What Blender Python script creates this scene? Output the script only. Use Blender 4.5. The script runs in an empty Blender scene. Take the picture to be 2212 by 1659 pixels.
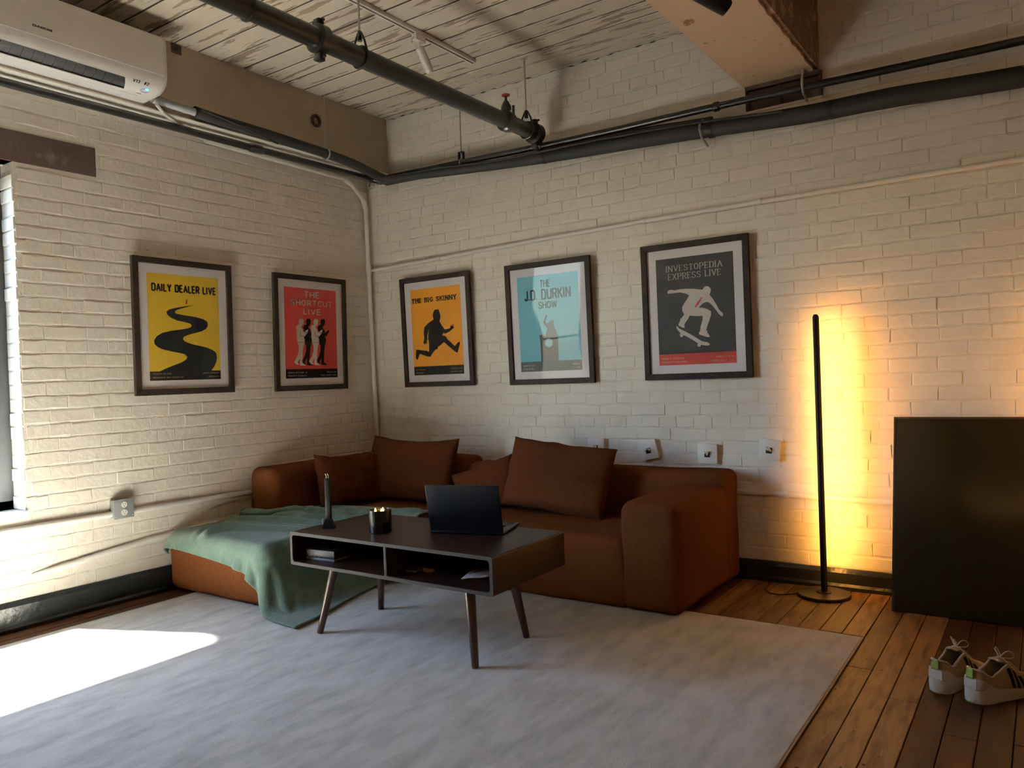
import bpy, bmesh, math, random
import numpy as np
from mathutils import Vector, Matrix, noise
random.seed(7)
PI = math.pi
sc = bpy.context.scene
COL = sc.collection

# ------------------------------------------------------------------ camera
def cam_axes(yaw, pit, rol):
    fw = Vector((-math.sin(yaw)*math.cos(pit), math.cos(yaw)*math.cos(pit), math.sin(pit)))
    rt = fw.cross(Vector((0, 0, 1))).normalized(); up = rt.cross(fw)
    c, s = math.cos(rol), math.sin(rol)
    return c*rt+s*up, -s*rt+c*up, fw
CAM = Vector((4.17, -4.21, 1.15))
_r, _u, _f = cam_axes(math.radians(34.626), math.radians(-0.553), math.radians(-2.061))
cd = bpy.data.cameras.new('camera'); cd.sensor_width = 36; cd.lens = 1670/2212*36; cd.clip_start = .05
cam = bpy.data.objects.new('camera', cd); COL.objects.link(cam)
cam.matrix_world = Matrix(((_r.x, _u.x, -_f.x, CAM.x), (_r.y, _u.y, -_f.y, CAM.y), (_r.z, _u.z, -_f.z, CAM.z), (0, 0, 0, 1)))
sc.camera = cam

# ------------------------------------------------------------------ light
SUN_DIR = Vector((1.0, .33, -1.88)).normalized()          # the way the light travels
w = bpy.data.worlds.new('World'); sc.world = w; w.use_nodes = True
nt = w.node_tree; bg = nt.nodes['Background']
sky = nt.nodes.new('ShaderNodeTexSky'); sky.sky_type = 'NISHITA'; sky.sun_disc = False
sky.sun_elevation = math.radians(60); sky.sun_rotation = math.radians(250); sky.air_density = 1.0; sky.dust_density = .6; sky.ozone_density = 2.0
nt.links.new(sky.outputs[0], bg.inputs[0]); bg.inputs[1].default_value = 1.85
sl = bpy.data.lights.new('sun', 'SUN'); sl.energy = 260; sl.angle = math.radians(5); sl.color = (1, .95, .87)
so = bpy.data.objects.new('sun', sl); COL.objects.link(so); so.location = (-6, -5, 9)
so.rotation_euler = SUN_DIR.to_track_quat('-Z', 'Y').to_euler()
sc.view_settings.view_transform = 'Standard'; sc.view_settings.look = 'None'
sc.view_settings.exposure = .68; sc.view_settings.gamma = 1; sc.view_settings.use_curve_mapping = False

# ------------------------------------------------------------------ materials
def _n(nt, t, **k):
    n = nt.nodes.new(t)
    for a, b in k.items(): setattr(n, a, b)
    return n
def mat(name, col, rough=.6, metal=0, bump=None, var=None, emit=None, spec=.5, rnd=0, stretch=(1, 1, 1), coat=0, sheen=0):
    """bump=(scale,strength,distance) noise relief; var=(colour2,scale,lo,hi) noise colour patches; rnd = per-object value change"""
    m = bpy.data.materials.new(name); m.use_nodes = True
    nt = m.node_tree; b = nt.nodes['Principled BSDF']
    b.inputs['Base Color'].default_value = (*col, 1); b.inputs['Roughness'].default_value = rough
    b.inputs['Metallic'].default_value = metal; b.inputs['Specular IOR Level'].default_value = spec
    b.inputs['Coat Weight'].default_value = coat; b.inputs['Sheen Weight'].default_value = sheen
    L = nt.links.new
    if emit:
        b.inputs['Emission Color'].default_value = (*emit[0], 1); b.inputs['Emission Strength'].default_value = emit[1]
    if bump or var:
        tc = _n(nt, 'ShaderNodeTexCoord'); mp = _n(nt, 'ShaderNodeMapping'); mp.inputs['Scale'].default_value = stretch
        L(tc.outputs['Object'], mp.inputs[0])
        if rnd:
            oi = _n(nt, 'ShaderNodeObjectInfo'); mm = _n(nt, 'ShaderNodeMath', operation='MULTIPLY'); mm.inputs[1].default_value = 37
            L(oi.outputs['Random'], mm.inputs[0]); L(mm.outputs[0], mp.inputs['Location'])
    csock = None
    if var:
        c2, s, lo, hi = var
        nz = _n(nt, 'ShaderNodeTexNoise'); nz.inputs['Scale'].default_value = s; nz.inputs['Detail'].default_value = 6; nz.inputs['Roughness'].default_value = .62
        L(mp.outputs[0], nz.inputs['Vector'])
        mr = _n(nt, 'ShaderNodeMapRange'); mr.inputs[1].default_value = lo; mr.inputs[2].default_value = hi; L(nz.outputs[0], mr.inputs[0])
        mx = _n(nt, 'ShaderNodeMix', data_type='RGBA'); mx.inputs['A'].default_value = (*col, 1); mx.inputs['B'].default_value = (*c2, 1)
        L(mr.outputs[0], mx.inputs['Factor']); csock = mx.outputs['Result']
    if rnd:
        oi2 = _n(nt, 'ShaderNodeObjectInfo'); mr2 = _n(nt, 'ShaderNodeMapRange'); mr2.inputs[3].default_value = 1-rnd; mr2.inputs[4].default_value = 1+rnd
        L(oi2.outputs['Random'], mr2.inputs[0])
        hs = _n(nt, 'ShaderNodeHueSaturation'); L(mr2.outputs[0], hs.inputs['Value'])
        if csock: L(csock, hs.inputs['Color'])
        else: hs.inputs['Color'].default_value = (*col, 1)
        csock = hs.outputs[0]
    if csock: L(csock, b.inputs['Base Color'])
    if bump:
        nb = _n(nt, 'ShaderNodeTexNoise'); nb.inputs['Scale'].default_value = bump[0]; nb.inputs['Detail'].default_value = 5
        L(mp.outputs[0], nb.inputs['Vector'])
        bp = _n(nt, 'ShaderNodeBump'); bp.inputs['Strength'].default_value = bump[1]; bp.inputs['Distance'].default_value = bump[2]
        L(nb.outputs[0], bp.inputs['Height']); L(bp.outputs[0], b.inputs['Normal'])
    return m
def thin_glass(name, tint=(1, 1, 1), ior=1.45, warp=0):
    m = bpy.data.materials.new(name); m.use_nodes = True; nt = m.node_tree; nt.nodes.clear(); L = nt.links.new
    o = _n(nt, 'ShaderNodeOutputMaterial'); tr = _n(nt, 'ShaderNodeBsdfTransparent'); gl = _n(nt, 'ShaderNodeBsdfGlossy'); fr = _n(nt, 'ShaderNodeFresnel'); mx = _n(nt, 'ShaderNodeMixShader')
    tr.inputs[0].default_value = (*tint, 1); gl.inputs['Roughness'].default_value = .03; fr.inputs[0].default_value = ior
    ge = _n(nt, 'ShaderNodeNewGeometry'); mi = _n(nt, 'ShaderNodeMapRange'); mi.inputs[3].default_value = ior; mi.inputs[4].default_value = 1/ior   # a thin sheet: same reflection from both sides
    L(ge.outputs['Backfacing'], mi.inputs[0]); L(mi.outputs[0], fr.inputs[0])
    L(fr.outputs[0], mx.inputs[0]); L(tr.outputs[0], mx.inputs[1]); L(gl.outputs[0], mx.inputs[2]); L(mx.outputs[0], o.inputs[0])
    if warp:
        tc = _n(nt, 'ShaderNodeTexCoord'); nb = _n(nt, 'ShaderNodeTexNoise'); nb.inputs['Scale'].default_value = 3; nb.inputs['Detail'].default_value = 0
        L(tc.outputs['Object'], nb.inputs['Vector']); bp = _n(nt, 'ShaderNodeBump'); bp.inputs['Strength'].default_value = 1; bp.inputs['Distance'].default_value = warp
        L(nb.outputs[0], bp.inputs['Height']); L(bp.outputs[0], gl.inputs['Normal'])
    return m
MT = {}
MT['brick'] = mat('painted_brick', (.77, .725, .645), .5, bump=(30, .45, .008), var=((.69, .645, .57), 5, .45, .75), rnd=.025)
MT['mortar'] = mat('painted_mortar', (.76, .715, .635), .55, bump=(45, .6, .010), var=((.66, .615, .54), 4, .5, .8))
MT['plaster'] = mat('plain_paint', (.30, .26, .22), .7, bump=(20, .2, .01))
MT['white'] = mat('white_paint', (.76, .74, .70), .45, bump=(60, .2, .003))
MT['floor'] = mat('varnished_plank', (.040, .013, .0042), .52, spec=.3, bump=(26, .2, .003), var=((.105, .040, .012), 7, .42, .75), rnd=.40, stretch=(5, .55, 1))
MT['floorworn'] = mat('worn_plank', (.20, .105, .040), .50, spec=.35, bump=(34, .35, .004), var=((.07, .030, .011), 8, .44, .66), rnd=.28, stretch=(4, .6, 1))
MT['gap'] = mat('dark_gap', (.02, .013, .008), .9)
MT['ceil'] = mat('peeling_plank', (.54, .475, .385), .6, bump=(30, .5, .004), var=((.20, .15, .11), 4.2, .565, .585), rnd=.10, stretch=(.55, 4.2, 1))
MT['beam'] = mat('beam_tan', (.36, .28, .20), .6, bump=(15, .25, .006), var=((.30, .23, .16), 2, .45, .7))
MT['beamwhite'] = mat('beam_white', (.74, .71, .64), .55, bump=(30, .4, .006))
MT['beampeach'] = mat('beam_peach', (.62, .44, .29), .55, bump=(25, .4, .006), var=((.26, .10, .04), 9, .64, .70))
MT['rust'] = mat('rust_brown', (.17, .085, .045), .6, bump=(40, .6, .006), var=((.42, .28, .17), 14, .52, .60))
MT['steel_dark'] = mat('dark_steel', (.055, .032, .026), .5, bump=(40, .5, .004), var=((.13, .095, .07), 10, .56, .66))
MT['black'] = mat('black_enamel', (.010, .010, .010), .32, bump=(30, .1, .002))
MT['rubber'] = mat('black_foam', (.012, .012, .012), .75, bump=(60, .4, .003))
MT['galv'] = mat('galvanised', (.42, .42, .40), .4, metal=.8, bump=(80, .2, .001))
MT['grey'] = mat('grey_wrap', (.30, .31, .32), .5, bump=(40, .4, .004))
MT['acwhite'] = mat('ac_plastic', (.80, .78, .74), .35)
MT['acdark'] = mat('ac_dark', (.015, .015, .016), .5)
MT['base'] = mat('black_baseboard', (.012, .014, .016), .28, bump=(18, .5, .01))
MT['winframe'] = mat('window_grey', (.030, .034, .037), .45)
MT['sofa'] = mat('rust_boucle', (.126, .043, .0155), 1.0, bump=(250, .6, .0035), var=((.09, .030, .0105), 170, .40, .62), spec=.03)
MT['pillow'] = mat('rust_linen', (.085, .0245, .0072), .95, bump=(240, .5, .003), var=((.066, .019, .0055), 60, .4, .65), spec=.15)
MT['blanket'] = mat('green_fleece', (.098, .150, .118), .95, bump=(130, .7, .004), var=((.075, .118, .092), 11, .4, .66), spec=.1, sheen=.25)
MT['walnut'] = mat('dark_walnut', (.030, .011, .0065), .40, spec=.32, bump=(60, .12, .002), var=((.018, .007, .0045), 14, .4, .66), stretch=(.5, 4, 4))
MT['edge'] = mat('table_edge', (.042, .036, .033), .6, spec=.12, bump=(60, .12, .002))
MT['leg'] = mat('leg_walnut', (.050, .022, .013), .3, bump=(60, .1, .002), stretch=(5, 5, .6))
MT['frame'] = mat('frame_dark_oak', (.016, .010, .008), .6, spec=.25, bump=(90, .4, .002), var=((.030, .020, .015), 30, .45, .7), stretch=(1, 1, 1))
MT['matboard'] = mat('mat_board', (.74, .72, .755), .8)
MT['glass'] = thin_glass('window_glass', (.96, .985, .985), 1.45)
MT['acryl'] = thin_glass('poster_acrylic', (1, 1, 1), 1.26, .004)
MT['ink'] = mat('ink_black', (.008, .0085, .0095), .7, spec=.2)
MT['paper'] = mat('paper_cream', (.66, .60, .54), .7)
MT['jar'] = mat('smoked_glass', (.006, .005, .0045), .22)
MT['wax'] = mat('wax', (.70, .55, .32), .5)
MT['flame'] = mat('flame', (1, .6, .15), .5, emit=((1, .5, .12), 14))
MT['led'] = mat('led_strip', (1, .7, .3), .5, emit=((1.0, .42, .075), 66))
MT['blueled'] = mat('blue_led', (.1, .4, 1), .5, emit=((.05, .40, 1), 2.5))
MT['lampblack'] = mat('lamp_black', (.006, .0055, .005), .45, spec=.3)
MT['lampbase'] = mat('lamp_base', (.055, .05, .045), .42, metal=.3)
MT['laptop'] = mat('midnight_alu', (.010, .013, .019), .36, metal=.55)
MT['panel'] = mat('black_gloss', (.020, .014, .005), .22, spec=.3)
MT['paneledge'] = mat('panel_edge', (.05, .035, .02), .35)
MT['rug'] = mat('distressed_rug', (.51, .50, .445), .92, bump=(160, .5, .003), var=((.345, .335, .29), 6.5, .40, .68), stretch=(1.9, .65, 1), spec=.1, sheen=.25)
MT['rugedge'] = mat('rug_binding', (.34, .27, .20), .9)
MT['shoe'] = mat('shoe_mesh', (.36, .255, .15), .85, bump=(300, .6, .002))
MT['foam'] = mat('shoe_foam', (.46, .41, .34), .75, bump=(220, .8, .003))
MT['lime'] = mat('lime_tab', (.19, .24, .02), .6, bump=(100, .2, .002))
MT['lace'] = mat('lace', (.42, .35, .27), .8)
MT['lining'] = mat('shoe_lining', (.05, .05, .035), .9)
MT['redhandle'] = mat('red_handle', (.34, .03, .025), .5)
MT['outletgrey'] = mat('box_grey', (.13, .135, .14), .5, metal=.1)
MT['outlet'] = mat('outlet_white', (.74, .73, .70), .4)
MT['wood_tip'] = mat('pale_wood', (.55, .30, .12), .6)
MT['coverprint'] = mat('magazine_cover', (.55, .50, .52), .4, var=((.35, .06, .06), 14, .5, .55))

# ------------------------------------------------------------------ mesh builder
class MB:
    def __init__(s): s.v = []; s.f = []
    def add(s, vs, fs):
        o = len(s.v); s.v += [tuple(p) for p in vs]; s.f += [tuple(i+o for i in f) for f in fs]; return s
    def box(s, lo, hi):
        x0, y0, z0 = lo; x1, y1, z1 = hi
        return s.add([(x0,y0,z0),(x1,y0,z0),(x1,y1,z0),(x0,y1,z0),(x0,y0,z1),(x1,y0,z1),(x1,y1,z1),(x0,y1,z1)],
                     [(0,3,2,1),(4,5,6,7),(0,1,5,4),(1,2,6,5),(2,3,7,6),(3,0,4,7)])
    def tube(s, pts, r, n=12, caps=True):
        pts = [Vector(p) for p in pts]; m = len(pts)
        rs = r if isinstance(r, (list, tuple)) else [r]*m
        tg = [(pts[min(i+1, m-1)]-pts[max(i-1, 0)]).normalized() for i in range(m)]
        a = Vector((0, 0, 1)) if abs(tg[0].z) < .9 else Vector((1, 0, 0))
        nx = tg[0].cross(a).normalized(); vs = []
        for i in range(m):
            nx = (nx-tg[i]*nx.dot(tg[i])).normalized(); ny = tg[i].cross(nx)
            for k in range(n):
                t = 2*PI*k/n; vs.append(pts[i]+(nx*math.cos(t)+ny*math.sin(t))*rs[i])
        fs = [(i*n+k, i*n+(k+1) % n, (i+1)*n+(k+1) % n, (i+1)*n+k) for i in range(m-1) for k in range(n)]
        if caps: fs += [tuple(range(n-1, -1, -1)), tuple((m-1)*n+k for k in range(n))]
        return s.add(vs, fs)
    def cyl(s, c, r, h, n=24, axis='z', r2=None):
        c = Vector(c); d = {'x': Vector((1,0,0)), 'y': Vector((0,1,0)), 'z': Vector((0,0,1))}[axis]*h
        return s.tube([c, c+d], [r, r if r2 is None else r2], n)
    def lathe(s, c, prof, n=32):
        vs = [(c[0]+r*math.cos(2*PI*k/n), c[1]+r*math.sin(2*PI*k/n), c[2]+z) for r, z in prof for k in range(n)]
        fs = [(i*n+k, i*n+(k+1) % n, (i+1)*n+(k+1) % n, (i+1)*n+k) for i in range(len(prof)-1) for k in range(n)]
        fs += [tuple(range(n-1, -1, -1)), tuple((len(prof)-1)*n+k for k in range(n))]
        return s.add(vs, fs)
    def torus(s, c, R, r, axis='z', n=24, m=8, arc=2*PI, start=0):
        pts = []
        for k in range(n+1):
            t = start+arc*k/n; a, b = R*math.cos(t), R*math.sin(t)
            pts.append({'z': (c[0]+a, c[1]+b, c[2]), 'y': (c[0]+a, c[1], c[2]+b), 'x': (c[0], c[1]+a, c[2]+b)}[axis])
        return s.tube(pts, r, m, caps=arc < 6.2)
    def rbox(s, lo, hi, r, k=5, fn=None, q=4):
        """softly rounded box with an even grid, fn moves each vertex"""
        lo = np.array(lo, float); hi = np.array(hi, float); ax = []
        for a in range(3):
            L = hi[a]-lo[a]; e = [lo[a]+r*i/q for i in range(q+1)]; g = [hi[a]-r+r*i/q for i in range(q+1)]
            mid = list(np.linspace(lo[a]+r, hi[a]-r, max(2, int((L-2*r)/k)+2))[1:-1]) if L > 2*r else []
            ax.append(e+mid+g)
        idx = {}; vs = []; fs = []
        def vid(p):
            c = np.minimum(np.maximum(p, lo+r), hi-r); d = p-c; l = np.linalg.norm(d)
            if l > 1e-9: p = c+d/l*r
            key = tuple(np.round(p, 5))
            if key not in idx: idx[key] = len(vs); vs.append(p)
            return idx[key]
        for a in range(3):
            b, c = (a+1) % 3, (a+2) % 3
            for side, val in ((0, lo[a]), (1, hi[a])):
                for i in range(len(ax[b])-1):
                    for j in range(len(ax[c])-1):
                        qd = []
                        for bb, cc in ((i, j), (i+1, j), (i+1, j+1), (i, j+1)):
                            p = np.zeros(3); p[a] = val; p[b] = ax[b][bb]; p[c] = ax[c][cc]; qd.append(vid(p))
                        if len(set(qd)) < 3: continue
                        qd = list(dict.fromkeys(qd))
                        fs.append(tuple(qd if side else qd[::-1]))
        if fn: vs = [fn(Vector(p)) for p in vs]
        return s.add(vs, fs)
    def poly(s, pts, y0, y1):
        """outline in the x-z plane, from depth y0 (front) back to y1"""
        n = len(pts); o = [(p[0], y0, p[1]) for p in pts]+[(p[0], y1, p[1]) for p in pts]
        return s.add(o, [tuple(range(n)), tuple(range(2*n-1, n-1, -1))]+[(i, i+n, (i+1) % n+n, (i+1) % n) for i in range(n)])
    def mesh(s, name, smooth=False):
        me = bpy.data.meshes.new(name); me.from_pydata(s.v, [], s.f); me.update()
        bm = bmesh.new(); bm.from_mesh(me)
        big = [f for f in bm.faces if len(f.verts) > 8]
        if big: bmesh.ops.triangulate(bm, faces=big)
        bmesh.ops.recalc_face_normals(bm, faces=bm.faces); bm.to_mesh(me); bm.free()
        if smooth:
            me.polygons.foreach_set('use_smooth', [True]*len(me.polygons))
            try: me.set_sharp_from_angle(angle=math.radians(smooth if smooth is not True else 40))
            except Exception: pass
        return me
    def obj(s, name, m, parent=None, smooth=False, **tags):
        return link(name, s.mesh(name, smooth), m, parent, **tags)
def link(name, me, m=None, parent=None, label=None, cat=None, group=None, kind=None):
    o = bpy.data.objects.new(name, me); COL.objects.link(o)
    if m is not None and me is not None:
        mm = MT[m] if isinstance(m, str) else m
        if not me.materials: me.materials.append(mm)
    if parent is not None: o.parent = parent
    if label: o['label'] = label
    if cat: o['category'] = cat
    if group: o['group'] = group
    if kind: o['kind'] = kind
    return o
def thing(name, label, cat, loc=(0, 0, 0), rot=(0, 0, 0), group=None):
    o = link(name, None, label=label, cat=cat, group=group); o.location = loc; o.rotation_euler = rot
    return o
def bevel(me, width, seg=2):
    bm = bmesh.new(); bm.from_mesh(me)
    bmesh.ops.bevel(bm, geom=[e for e in bm.edges if e.calc_face_angle(0) > .5], offset=width, segments=seg, affect='EDGES', profile=.5)
    bm.to_mesh(me); bm.free(); return me
def bbox_obj(name, lo, hi, m, parent=None, bw=.003, seg=2, **t):
    o = MB().box(lo, hi).obj(name, m, parent, **t); bevel(o.data, bw, seg)
    o.data.polygons.foreach_set('use_smooth', [True]*len(o.data.polygons))
    o.data.set_sharp_from_angle(angle=math.radians(35)); return o

# ------------------------------------------------------------------ setting
RX, RY, CZ = 8.3, -8.6, 3.085             # far wall x, near wall y, ceiling height
WT = .24                                  # wall thickness
WINDOWS = [(-3.78, -2.44)]
WZ0, WZ1 = .56, 2.30

# floor of planks running away from the camera side towards the back wall
fl = MB().box((-.3, RY-.2, -.16), (RX+.2, .3, -.022)).obj('floor', 'gap', kind='structure', label='dark worn timber plank floor')
PWD = .0915
def plank_mesh(name, x0, x1, y0, y1, top, dep, b=.0018):
    return MB().add([(x0,y0,top-dep),(x1,y0,top-dep),(x1,y1,top-dep),(x0,y1,top-dep),
                     (x0,y0,top-b),(x1,y0,top-b),(x1,y1,top-b),(x0,y1,top-b),
                     (x0+b,y0+b,top),(x1-b,y0+b,top),(x1-b,y1-b,top),(x0+b,y1-b,top)],
                    [(0,1,5,4),(1,2,6,5),(2,3,7,6),(3,0,4,7),(4,5,9,8),(5,6,10,9),(6,7,11,10),(7,4,8,11),(8,9,10,11),(0,3,2,1)])
rest = MB(); count = 0
k0 = int((0-3.607)/PWD)-1
for k in range(k0, int((RX-3.607)/PWD)+2):
    xa = max(3.607+k*PWD, .0); xb = min(3.607+(k+1)*PWD, RX)
    if xb-xa < .02: continue
    rr = random.Random(k+500); ends = [0.0]
    if 2.62 < xa < 3.50: ends.append(-.70-.03*rr.random())
    elif 3.50 < xa < 3.55: ends.append(-1.08)
    elif 3.67 < xa < 3.72: ends.append(-1.315)
    while ends[-1] > RY+.4: ends.append(max(ends[-1]-rr.uniform(1.3, 2.6), RY))
    for y1, y0 in zip(ends, ends[1:]):
        top = rr.uniform(-.0016, 0); g = .0016
        if xa < 4.75 and y1 > -3.3 and count < 290:
            cx, cy = (xa+xb)/2, (y0+y1)/2
            o = plank_mesh('plank', xa+g-cx, xb-g-cx, y0+g-cy, y1-g-cy, top, .02).obj('plank', 'floorworn' if 2.7 < xa < 3.72 and y1 > -4 else 'floor', fl); o.location = (cx, cy, 0); count += 1
        else:
            pm = plank_mesh('plank', xa+g, xb-g, y0+g, y1-g, top, .02); rest.add(pm.v, pm.f)
rest.obj('plank_field', 'floor', fl, kind='stuff')
rr = random.Random(5)
for k in range(-1, 4):
    for j in range(9):
        x = 3.607+k*PWD+rr.uniform(.012, .08); y = -.82-.30*j*rr.uniform(.5, 1.1)-rr.random()*.2
        if x < 3.53 and y > -.8: continue
        r1 = rr.uniform(.0022, .0045)
        MB().add([(x+r1*math.cos(t)*rr.uniform(.7, 1.5), y+r1*math.sin(t)*rr.uniform(.7, 1.6), .0004) for t in [2*PI*i/9 for i in range(9)]], [tuple(range(9))]).obj('nail_head', 'gap', fl)

# ceiling of peeling boards running along the back wall
ce = MB().box((-.3, RY-.2, CZ-.0105), (RX+.2, .3, CZ+.12)).obj('ceiling', 'gap', kind='structure', label='peeling whitewashed board ceiling')
CPW = .153; rest = MB()
for r in range(int(-RY/CPW)+1):
    y1 = -r*CPW; y0 = y1-CPW; rr = random.Random(r+77)
    for (xa, xb) in ((.20, 2.90), (3.22, 5.9), (5.9, RX)):
        b = .003; t = CZ-rr.uniform(.012, .016); g = .004+.003*rr.random()
        cx, cy = (xa+xb)/2, (y0+y1)/2
        a0, a1, c0, c1 = xa-cx, xb-cx, y0+g-cy, y1-g-cy
        pm = MB().add([(a0,c0,CZ),(a1,c0,CZ),(a1,c1,CZ),(a0,c1,CZ),(a0,c0,t+b),(a1,c0,t+b),(a1,c1,t+b),(a0,c1,t+b),(a0,c0+b,t),(a1,c0+b,t),(a1,c1-b,t),(a0,c1-b,t)],
                      [(0,4,5,1),(1,5,6,2),(2,6,7,3),(3,7,4,0),(4,8,9,5),(5,9,10,6),(6,10,11,7),(7,11,8,4),(8,11,10,9)])
        if y1 > -3.2 and xa < 4:
            o = pm.obj('ceiling_board', 'ceil', ce); o.location = (cx, cy, 0)
        else: rest.add([(p[0]+cx, p[1]+cy, p[2]) for p in pm.v], pm.f)
rest.obj('ceiling_board_field', 'ceil', ce, kind='stuff')

# walls
def wall_boxes(mb, plane):
    """left wall with window holes"""
    ys = sorted([RY-.2, .25]+[y for a in WINDOWS for y in a])
    for a, b in zip(ys, ys[1:]):
        if (a, b) in WINDOWS:
            mb.box((-WT, a, -.16), (0, b, WZ0)); mb.box((-WT, a, WZ1), (0, b, CZ+.1))
        else: mb.box((-WT, a, -.16), (0, b, CZ+.1))
m_ = MB(); wall_boxes(m_, 0)
wl = m_.obj('wall_left', 'mortar', kind='structure', label='white painted brick window wall')
wb = MB().box((-WT, 0, -.16), (RX+.2, .24, CZ+.1)).obj('wall_back', 'mortar', kind='structure', label='white painted brick back wall')
MB().box((RX, RY-.2, -.16), (RX+.2, 0, CZ+.1)).obj('wall_right', 'plaster', kind='structure')
MB().box((0, RY-.2, -.16), (RX, RY, CZ+.1)).obj('wall_front', 'plaster', kind='structure')

BH, BL = .0713, .214
def brick_shape(L, H, seed):
    """one painted brick: proud face with soft worn edges, front towards -y"""
    r = random.Random(seed); j = lambda a: r.uniform(-a, a)
    g = .0026; gx = r.choice((.0002, .0002, .0002, .0003, .0008, .0022)); vs = []; p = r.uniform(.0014, .0044)
    def ring(ins, d, jit):
        a, b = L/2-gx-ins*.6, H/2-g-ins
        for sx, sz in ((-1,-1),(-.35,-1),(.35,-1),(1,-1),(1,1),(.35,1),(-.35,1),(-1,1)):
            vs.append((sx*a+j(jit), -d+(j(.0012) if d else .004), sz*b+j(jit)))
    ring(-.0015, 0, .001); ring(.0015, p*.6, .0024); ring(.0075, p, .003)
    fs = [(i+8*q, (i+1) % 8+8*q, (i+1) % 8+8*q+8, i+8*q+8) for q in (0, 1) for i in range(8)]+[(16,17,22,23),(17,18,21,22),(18,19,20,21)]
    return MB().add(vs, fs)
SV = [brick_shape(BL, BH, 100+i).mesh('brick') for i in range(14)]
HV = [brick_shape(BL/2, BH, 200+i).mesh('brick') for i in range(7)]
for me in SV+HV: me.materials.append(MT['brick'])
def brick_wall(parent, along, a0, a1, z0, z1, holes, cam_u, seed, shape_rot):
    """along(u,z) -> world position of a brick centre; the 300 that show largest are parts"""
    rr = random.Random(seed); cells = []
    nrow = int((z1-z0)/BH)
    for c in range(nrow):
        z = z0+(c+.5)*BH; hdr = c % 7 == 3; L = BL/2 if hdr else BL
        u = a0-(0 if c % 2 else L/2)+rr.uniform(-.02, .02)-L
        while u < a1:
            ua, ub = max(u, a0), min(u+L, a1); u += L
            if not hdr and rr.random() < .06 and ub-ua > .2:      # a pair of headers in a stretcher course
                cells.append((ua, (ua+ub)/2, z)); cells.append(((ua+ub)/2, ub, z)); continue
            if ub-ua < .035: continue
            cells.append((ua, ub, z))
    cut = []
    for ua, ub, z in cells:
        segs = [(ua, ub)]
        for h0, h1, hz0, hz1 in holes:
            if hz0-BH*.3 < z < hz1+BH*.3:
                ns = []
                for a, b in segs:
                    if b <= h0 or a >= h1: ns.append((a, b)); continue
                    if a < h0: ns.append((a, h0))
                    if b > h1: ns.append((h1, b))
                segs = ns
        cut += [(a, b, z) for a, b in segs if b-a > .03]
    def size(c):
        p = along((c[0]+c[1])/2, c[2]); d = (p-CAM)
        q = Vector((d.dot(_r), d.dot(_u), d.dot(_f)))
        if q.z < .3: return -1
        px, py = q.x/q.z*1670+1106, 829.5-q.y/q.z*1670
        seen = -40 < px < 2250 and -40 < py < 1700
        return (1 if seen else 0)+1/q.z
    cut.sort(key=size, reverse=True)
    rest = MB()
    for i, (a, b, z) in enumerate(cut):
        L = b-a; me = rr.choice(SV if L > .15 else HV); base = BL if L > .15 else BL/2
        pos = along((a+b)/2, z); s = L/base; tilt = rr.uniform(-.008, .008); flip = rr.choice((0, PI))
        M_ = Matrix.Translation(pos) @ Matrix.Rotation(shape_rot, 4, 'Z') @ Matrix.Rotation(tilt+flip, 4, 'Y') @ Matrix.Diagonal((s, rr.uniform(.75, 1.25), 1, 1))
        if i < 300:
            o = link("brick", me, parent=parent); o.matrix_basis = M_
        else:
            rest.add([tuple(M_ @ v.co) for v in me.vertices], [tuple(p.vertices) for p in me.polygons])
    if rest.v: rest.obj('brick_field', 'brick', parent, kind='stuff')
LINTEL = (-3.95, -2.03, 2.30, 2.455)
brick_wall(wl, lambda u, z: Vector((0, u, z)), -5.0, -.004, .14, 2.665,
           [(a, b, WZ0, WZ1) for a, b in WINDOWS]+[LINTEL], 0, 11, PI/2)
brick_wall(wb, lambda u, z: Vector((u, 0, z)), .004, 5.6, .105, CZ, [(2.87, 3.265, 2.53, CZ), (0, .228, 2.665, CZ)], 0, 23, 0)

# windows: grey metal frame set in the reveal, glass in four lights
for i, (a, b) in enumerate(WINDOWS):
    wn = link('window_%d' % (i+1), None); wn.location = (-.17, (a+b)/2, WZ0)
    wn['kind'] = 'structure'; wn['label'] = 'tall grey framed sash window in painted brick wall'
    W2 = (b-a)/2; H = WZ1-WZ0
    for nm, lo, hi in (('stile', (-.04, -W2, 0), (.04, -W2+.10, H)), ('stile', (-.04, W2-.10, 0), (.04, W2, H)), ('glazing_bead', (-.02, W2-.118, .06), (.02, W2-.10, H-.06)), ('glazing_bead', (-.02, -W2+.10, .06), (.02, -W2+.118, H-.06)), ('rail', (-.04, -W2, 0), (.04, W2, .06)),
                       ('rail', (-.04, -W2, H-.06), (.04, W2, H)), ('meeting_rail', (-.014, -W2, H*.5-.013), (.014, W2, H*.5+.013))):
        bbox_obj(nm, lo, hi, 'winframe', wn, .004)
    for z0, z1 in ((.06, H*.5-.016), (H*.5+.016, H-.06)):
            y0, y1 = -W2+.11, W2-.11
            MB().add([(0, y0, z0), (0, y1, z0), (0, y1, z1), (0, y0, z1)], [(0, 1, 2, 3)]).obj('pane', 'glass', wn)
    sill = MB().box((-WT, -W2, -.03), (.018, W2, .012)); o = sill.obj('window_sill', 'white', wn); o.location = (.17, 0, 0)
    # ragged bricks of the far reveal, painted white
    for c in range(25):
        z = .012+c*.0695; rr = random.Random(c+i*50)
        if z+.06 > H: break
        for sy in (1, -1):
            d = rr.uniform(.002, .009)
            y0, y1 = sorted((sy*W2, sy*(W2-d)))
            o = MB().box((.045, y0, z+.004), (.172, y1, z+.065)).obj('reveal_brick', 'white', wn); bevel(o.data, .0018, 1)

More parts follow.
